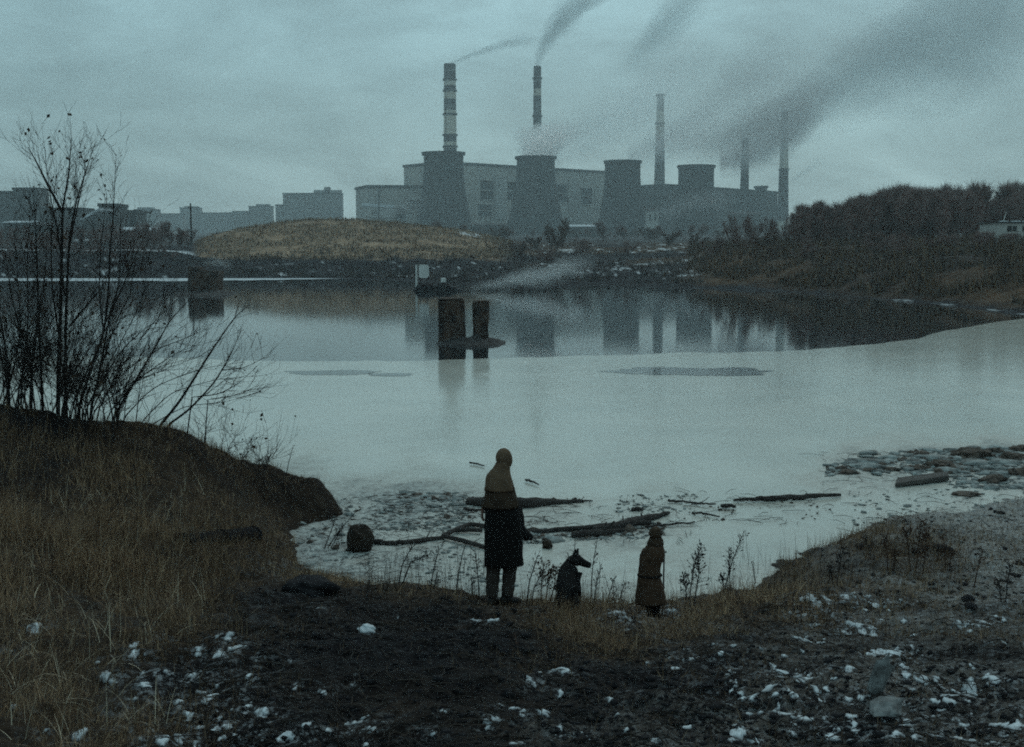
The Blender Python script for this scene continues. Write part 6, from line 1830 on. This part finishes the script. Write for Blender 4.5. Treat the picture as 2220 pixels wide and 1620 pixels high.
# ------------------------------------------------------------------ smoke, steam and haze
def plume(name, label, axis, P, r, color, dens, noise=.02, power=1.0, fade=0.0, lump=.85, seed=0):
    """soft smoke along three points P (world): nested lumpy even volumes, thinner towards edge and end.
    axis 'x' or 'z' is the run; r = (r0, r1) radii; dens = density at the start"""
    a = 0 if axis == 'x' else 2; o_ = 2 if axis == 'x' else 0
    p0, p1, p2 = [Vector(p) for p in P]
    org = p0.copy()
    s = [p[a] - org[a] for p in (p0, p1, p2)]; q = [p[o_] - org[o_] for p in (p0, p1, p2)]
    A = np.linalg.solve(np.array([[x, x * x] for x in s[1:]]), np.array(q[1:]))
    Ltot = s[2]; yv = (p2.y - p0.y) / Ltot
    rnd = random.Random(int(abs(org.x) * 13 + abs(org.z) * 7) + seed)
    K = 5; top = None
    rm = (r[0] + r[1]) / 2
    for k in range(K):
        fr = (1.08, .90, .70, .50, .30)[k]
        le = (1.0, .92, .8, .62, .42)[k] if fade <= .35 else (1.0, .95, .88, .78, .66)[k]
        st_ = 0.0 if fade <= .35 else (0, .02, .05, .09, .14)[k]
        nseg = 44; n = 22
        U = np.linspace(st_, le, nseg + 1)
        sx, sy = rnd.uniform(0, 50), rnd.uniform(0, 50)
        rs = []; mbm = MB()
        for i, u in enumerate(U):
            t_ = Ltot * u; c = A[0] * t_ + A[1] * t_ * t_
            R = (r[0] + (r[1] - r[0]) * u) * fr
            e = (le - u) / (.30 if fade else .12); R *= math.sin(min(1, max(0.02, e)) * math.pi / 2) ** .7
            if fade > .35:
                e = (u - st_) / .35; R *= math.sin(min(1, max(0.02, e)) * math.pi / 2) ** .7
            th = (-1 if a == 0 else 1) * 2 * math.pi * np.arange(n) / n
            sc_ = 1.0 / max(rm * 1.15, 1e-3)
            along = t_ * math.hypot(1, A[0] + A[1] * t_) * sc_
            lm = 1 + lump * 1.6 * (fbm(along + sx + np.cos(th) * 1.1, sy + np.sin(th) * 1.1 + along * .3, 4, 7 + k, .6) - .5)
            wob = (float(fbm(np.array([along * .6 + sx]), np.array([sy]), 3, 3)[0]) - .5) * R * .5
            ring = []
            for j in range(n):
                v = [0, 0, 0]; v[a] = t_; v[o_] = c + wob + R * lm[j] * math.cos(th[j]); v[1] = yv * t_ + R * lm[j] * math.sin(th[j])
                ring.append(tuple(v))
            rs.append(ring)
        mbm.rings(rs)
        m, nt, out = new_mat(name + '_volume')
        pv = nt.nodes.new('ShaderNodeVolumePrincipled'); pv.inputs['Color'].default_value = (*color, 1); pv.inputs['Anisotropy'].default_value = .86 if color[0] > .78 else .4
        pv.inputs['Density'].default_value = dens * (r[0] / rm) ** power * (.16, .2, .26, .34, .42)[k]
        nt.links.new(pv.outputs[0], out.inputs['Volume'])
        if top is None:
            top = tag(mbm.build(name, m, None, org), label, None, None, 'stuff')
        else:
            tag(mbm.build('inner_' + name, m, top), None, None, None, 'stuff')
    return top


def W(px, py, Y): return at_y(px, py, Y)


SMK = (.44, .52, .55); STM = (1, 1, 1)
plume('smoke', 'thin dark smoke trailing right from the tallest chimney', 'x', (W(977, 139, 950), W(1065, 104, 950), W(1180, 84, 955)), (px_w(5, 950), px_w(15, 950)), SMK, .22, .03, .7, fade=.3)
plume('smoke', 'dark smoke rising and bending right from the slim striped chimney', 'z', (W(1165, 146, 1000), W(1205, 62, 1000), W(1330, -40, 1000)), (px_w(9, 1000), px_w(58, 1000)), SMK, .13, .02, .5)
plume('smoke', 'broad band of dark smoke leaning right high above the pale chimney', 'x', (W(1340, 150, 1040), W(1430, 65, 1040), W(1560, -70, 1040)), (px_w(42, 1040), px_w(75, 1040)), SMK, .022, .018, .3, fade=.4)
plume('smoke', 'great dark bank of smoke drifting up to the right from the two thin chimneys', 'x', (W(1590, 335, 1080), W(1860, 165, 1080), W(2330, -70, 1080)), (px_w(42, 1080), px_w(200, 1080)), SMK, .026, .011, .62)
plume('smoke', 'dark smoke lying over the works between the pale and the thin chimneys', 'x', (W(1440, 340, 1040), W(1620, 275, 1040), W(1860, 170, 1040)), (px_w(34, 1040), px_w(80, 1040)), (.5, .5, .51), .034, .016, .4, fade=.38)
plume('smoke', 'grey smoke drifting right from the plain dark cooling tower', 'x', (W(1335, 345, 930), W(1480, 270, 940), W(1760, 120, 960)), (px_w(34, 930), px_w(110, 930)), (.6, .6, .61), .026, .02, .5, fade=.38)
plume('smoke', 'grey smoke lifting off the squat cooling tower', 'x', (W(1490, 352, 930), W(1600, 300, 940), W(1800, 200, 960)), (px_w(30, 930), px_w(80, 930)), (.5, .5, .51), .034, .02, .5, fade=.38)
plume('smoke', 'thin veil of smoke high over the right hand trees', 'x', (W(1700, 180, 1200), W(1980, 60, 1200), W(2350, -60, 1200)), (px_w(90, 1200), px_w(200, 1200)), (.5, .5, .51), .006, .02, .3, fade=.38)
plume('smoke', 'small dark puff right of the rightmost thin chimney', 'x', (W(1716, 392, 1140), W(1750, 368, 1140), W(1792, 344, 1140)), (px_w(8, 1140), px_w(12, 1140)), SMK, .035, .04, .2, fade=.3)
plume('steam', 'white steam over the second cooling tower hiding the foot of the slim chimney', 'z', (W(1163, 352, 885), W(1178, 310, 885), W(1215, 262, 885)), (px_w(44, 885), px_w(84, 885)), STM, .22, .03, .5, fade=.3)
plume('steam', 'grey steam spreading right between the second cooling tower and the pale chimney', 'x', (W(1185, 320, 900), W(1330, 255, 910), W(1560, 120, 930)), (px_w(44, 900), px_w(100, 900)), (.9, .92, .93), .034, .018, .5, fade=.25)
plume('steam', 'thin steam veiling the middle of the pale chimney', 'x', (W(1360, 345, 880), W(1430, 315, 885), W(1580, 260, 890)), (px_w(26, 880), px_w(60, 880)), (.9, .91, .92), .055, .03, .3, fade=.25)
plume('smoke', 'smoke wrapped round the upper part of the two thin chimneys', 'x', (W(1560, 352, 1070), W(1650, 325, 1070), W(1790, 240, 1070)), (px_w(24, 1070), px_w(52, 1070)), (.74, .75, .76), .10, .03, .3, fade=.25)
plume('steam', 'pale vapour at the feet of the squat cooling tower and pale chimney', 'x', (W(1385, 478, 840), W(1470, 450, 840), W(1600, 430, 845)), (px_w(16, 840), px_w(38, 840)), (.95, .96, .97), .045, .04, .2, fade=.4)
plume('steam', 'pale vapour in front of the flat roofed works block', 'x', (W(820, 462, 840), W(870, 452, 840), W(940, 440, 845)), (px_w(14, 840), px_w(24, 840)), (.95, .96, .97), .055, .04, .2, fade=.4)
plume('smoke', 'pale smoke rising from the far shore between the raft and the rubble', 'x', (W(1000, 628, 133), W(1120, 606, 133), W(1300, 566, 134)), (.55, 1.6), (.95, .97, .98), .8, .6, .4, fade=.38)
plume('smoke', 'wisp of pale smoke above the distant square pier', 'x', (W(436, 572, 124), W(465, 568, 124), W(512, 580, 124)), (.5, .6), (.85, .88, .9), .40, 1.2, .3, fade=.4)

m, nt, out = new_mat('haze_volume')
pv = nt.nodes.new('ShaderNodeVolumePrincipled')
HAZE = .00042
pv.inputs['Color'].default_value = (.80, .93, .97, 1); pv.inputs['Anisotropy'].default_value = .3; pv.inputs['Density'].default_value = HAZE
nt.links.new(pv.outputs[0], out.inputs['Volume'])
mb = MB(); mb.box(-1700, 1700, -40, 2300, -3, 330)
tag(mb.build('haze', m), 'cold damp haze over the lake and the town', None, None, 'stuff')

# ------------------------------------------------------------------ sky and light
w = bpy.data.worlds.new('World'); SC.world = w; w.use_nodes = True
nt = w.node_tree; nt.nodes.clear(); N, L = nt.nodes, nt.links
out = N.new('ShaderNodeOutputWorld'); bg = N.new('ShaderNodeBackground'); L.new(bg.outputs[0], out.inputs[0])
SUN_EL, SUN_AZ = math.radians(48), math.radians(20)
sky = N.new('ShaderNodeTexSky'); sky.sky_type = 'NISHITA'; sky.sun_disc = False
sky.sun_elevation = SUN_EL; sky.sun_rotation = SUN_AZ; sky.dust_density = 4; sky.air_density = 1.5
tc = N.new('ShaderNodeTexCoord'); sp = N.new('ShaderNodeSeparateXYZ'); L.new(tc.outputs['Generated'], sp.inputs[0])
rmp = N.new('ShaderNodeValToRGB'); L.new(sp.outputs['Z'], rmp.inputs[0])
els = rmp.color_ramp.elements
els[0].position = 0.0; els[0].color = (4.1, 5.6, 5.65, 1)
els[1].position = 1.0; els[1].color = (2.3, 3.8, 4.2, 1)
for p, c in ((.06, (3.75, 5.4, 5.5, 1)), (.10, (3.15, 4.75, 4.95, 1)), (.135, (2.75, 4.3, 4.6, 1)), (.175, (3.0, 4.85, 5.3, 1)), (.25, (3.0, 4.8, 5.25, 1)), (.5, (2.7, 4.3, 4.7, 1))):
    e = els.new(p); e.color = c
mp = N.new('ShaderNodeMapping'); mp.inputs['Scale'].default_value = (3.2, 3.2, 11.0); mp.inputs['Rotation'].default_value = (0, math.radians(20), 0)
L.new(tc.outputs['Generated'], mp.inputs[0])
nz_ = N.new('ShaderNodeTexNoise'); nz_.inputs['Scale'].default_value = 1.3; nz_.inputs['Detail'].default_value = 6; nz_.inputs['Roughness'].default_value = .52; nz_.inputs['Distortion'].default_value = .5
L.new(mp.outputs[0], nz_.inputs['Vector'])
mr = N.new('ShaderNodeMapRange'); mr.inputs[1].default_value = .3; mr.inputs[2].default_value = .7; mr.inputs[3].default_value = .62; mr.inputs[4].default_value = 1.46
L.new(nz_.outputs['Fac'], mr.inputs[0])
mp2 = N.new('ShaderNodeMapping'); mp2.inputs['Scale'].default_value = (7, 7, 16); mp2.inputs['Rotation'].default_value = (0, math.radians(-28), 0); L.new(tc.outputs['Generated'], mp2.inputs[0])
nz2 = N.new('ShaderNodeTexNoise'); nz2.inputs['Scale'].default_value = 1.4; nz2.inputs['Detail'].default_value = 7; nz2.inputs['Roughness'].default_value = .58; nz2.inputs['Distortion'].default_value = .8
L.new(mp2.outputs[0], nz2.inputs['Vector'])
mr2 = N.new('ShaderNodeMapRange'); mr2.inputs[1].default_value = .3; mr2.inputs[2].default_value = .7; mr2.inputs[3].default_value = .84; mr2.inputs[4].default_value = 1.24
L.new(nz2.outputs['Fac'], mr2.inputs[0])
mm = N.new('ShaderNodeMath'); mm.operation = 'MULTIPLY'; L.new(mr.outputs[0], mm.inputs[0]); L.new(mr2.outputs[0], mm.inputs[1])
vm = N.new('ShaderNodeVectorMath'); vm.operation = 'SCALE'; L.new(rmp.outputs[0], vm.inputs[0]); L.new(mm.outputs[0], vm.inputs['Scale'])
mx = N.new('ShaderNodeMix'); mx.data_type = 'RGBA'; mx.inputs[0].default_value = .93
L.new(sky.outputs[0], mx.inputs[6]); L.new(vm.outputs[0], mx.inputs[7]); L.new(mx.outputs[2], bg.inputs[0])
bg.inputs['Strength'].default_value = .1
sl = bpy.data.lights.new('sun', 'SUN'); sl.energy = .5; sl.angle = math.radians(40); sl.color = (1, .93, .85)
so = bpy.data.objects.new('sun', sl); COL.objects.link(so)
dirv = Vector((math.sin(SUN_AZ) * math.cos(SUN_EL), math.cos(SUN_AZ) * math.cos(SUN_EL), math.sin(SUN_EL)))
so.rotation_euler = dirv.to_track_quat('Z', 'Y').to_euler()

vs = SC.view_settings
vs.view_transform = 'Standard'; vs.look = 'None'; vs.exposure = 0.0; vs.gamma = 1.0
SC.render.engine = 'CYCLES'
SC.cycles.volume_bounces = 8
SC.cycles.transparent_max_bounces = 96
SC.cycles.max_bounces = 8
SC.cycles.use_denoising = False
SC.cycles.use_adaptive_sampling = True
SC.cycles.adaptive_threshold = .045
SC.cycles.adaptive_min_samples = 32
SC.cycles.filter_width = 1.9
bpy.context.view_layer.update()
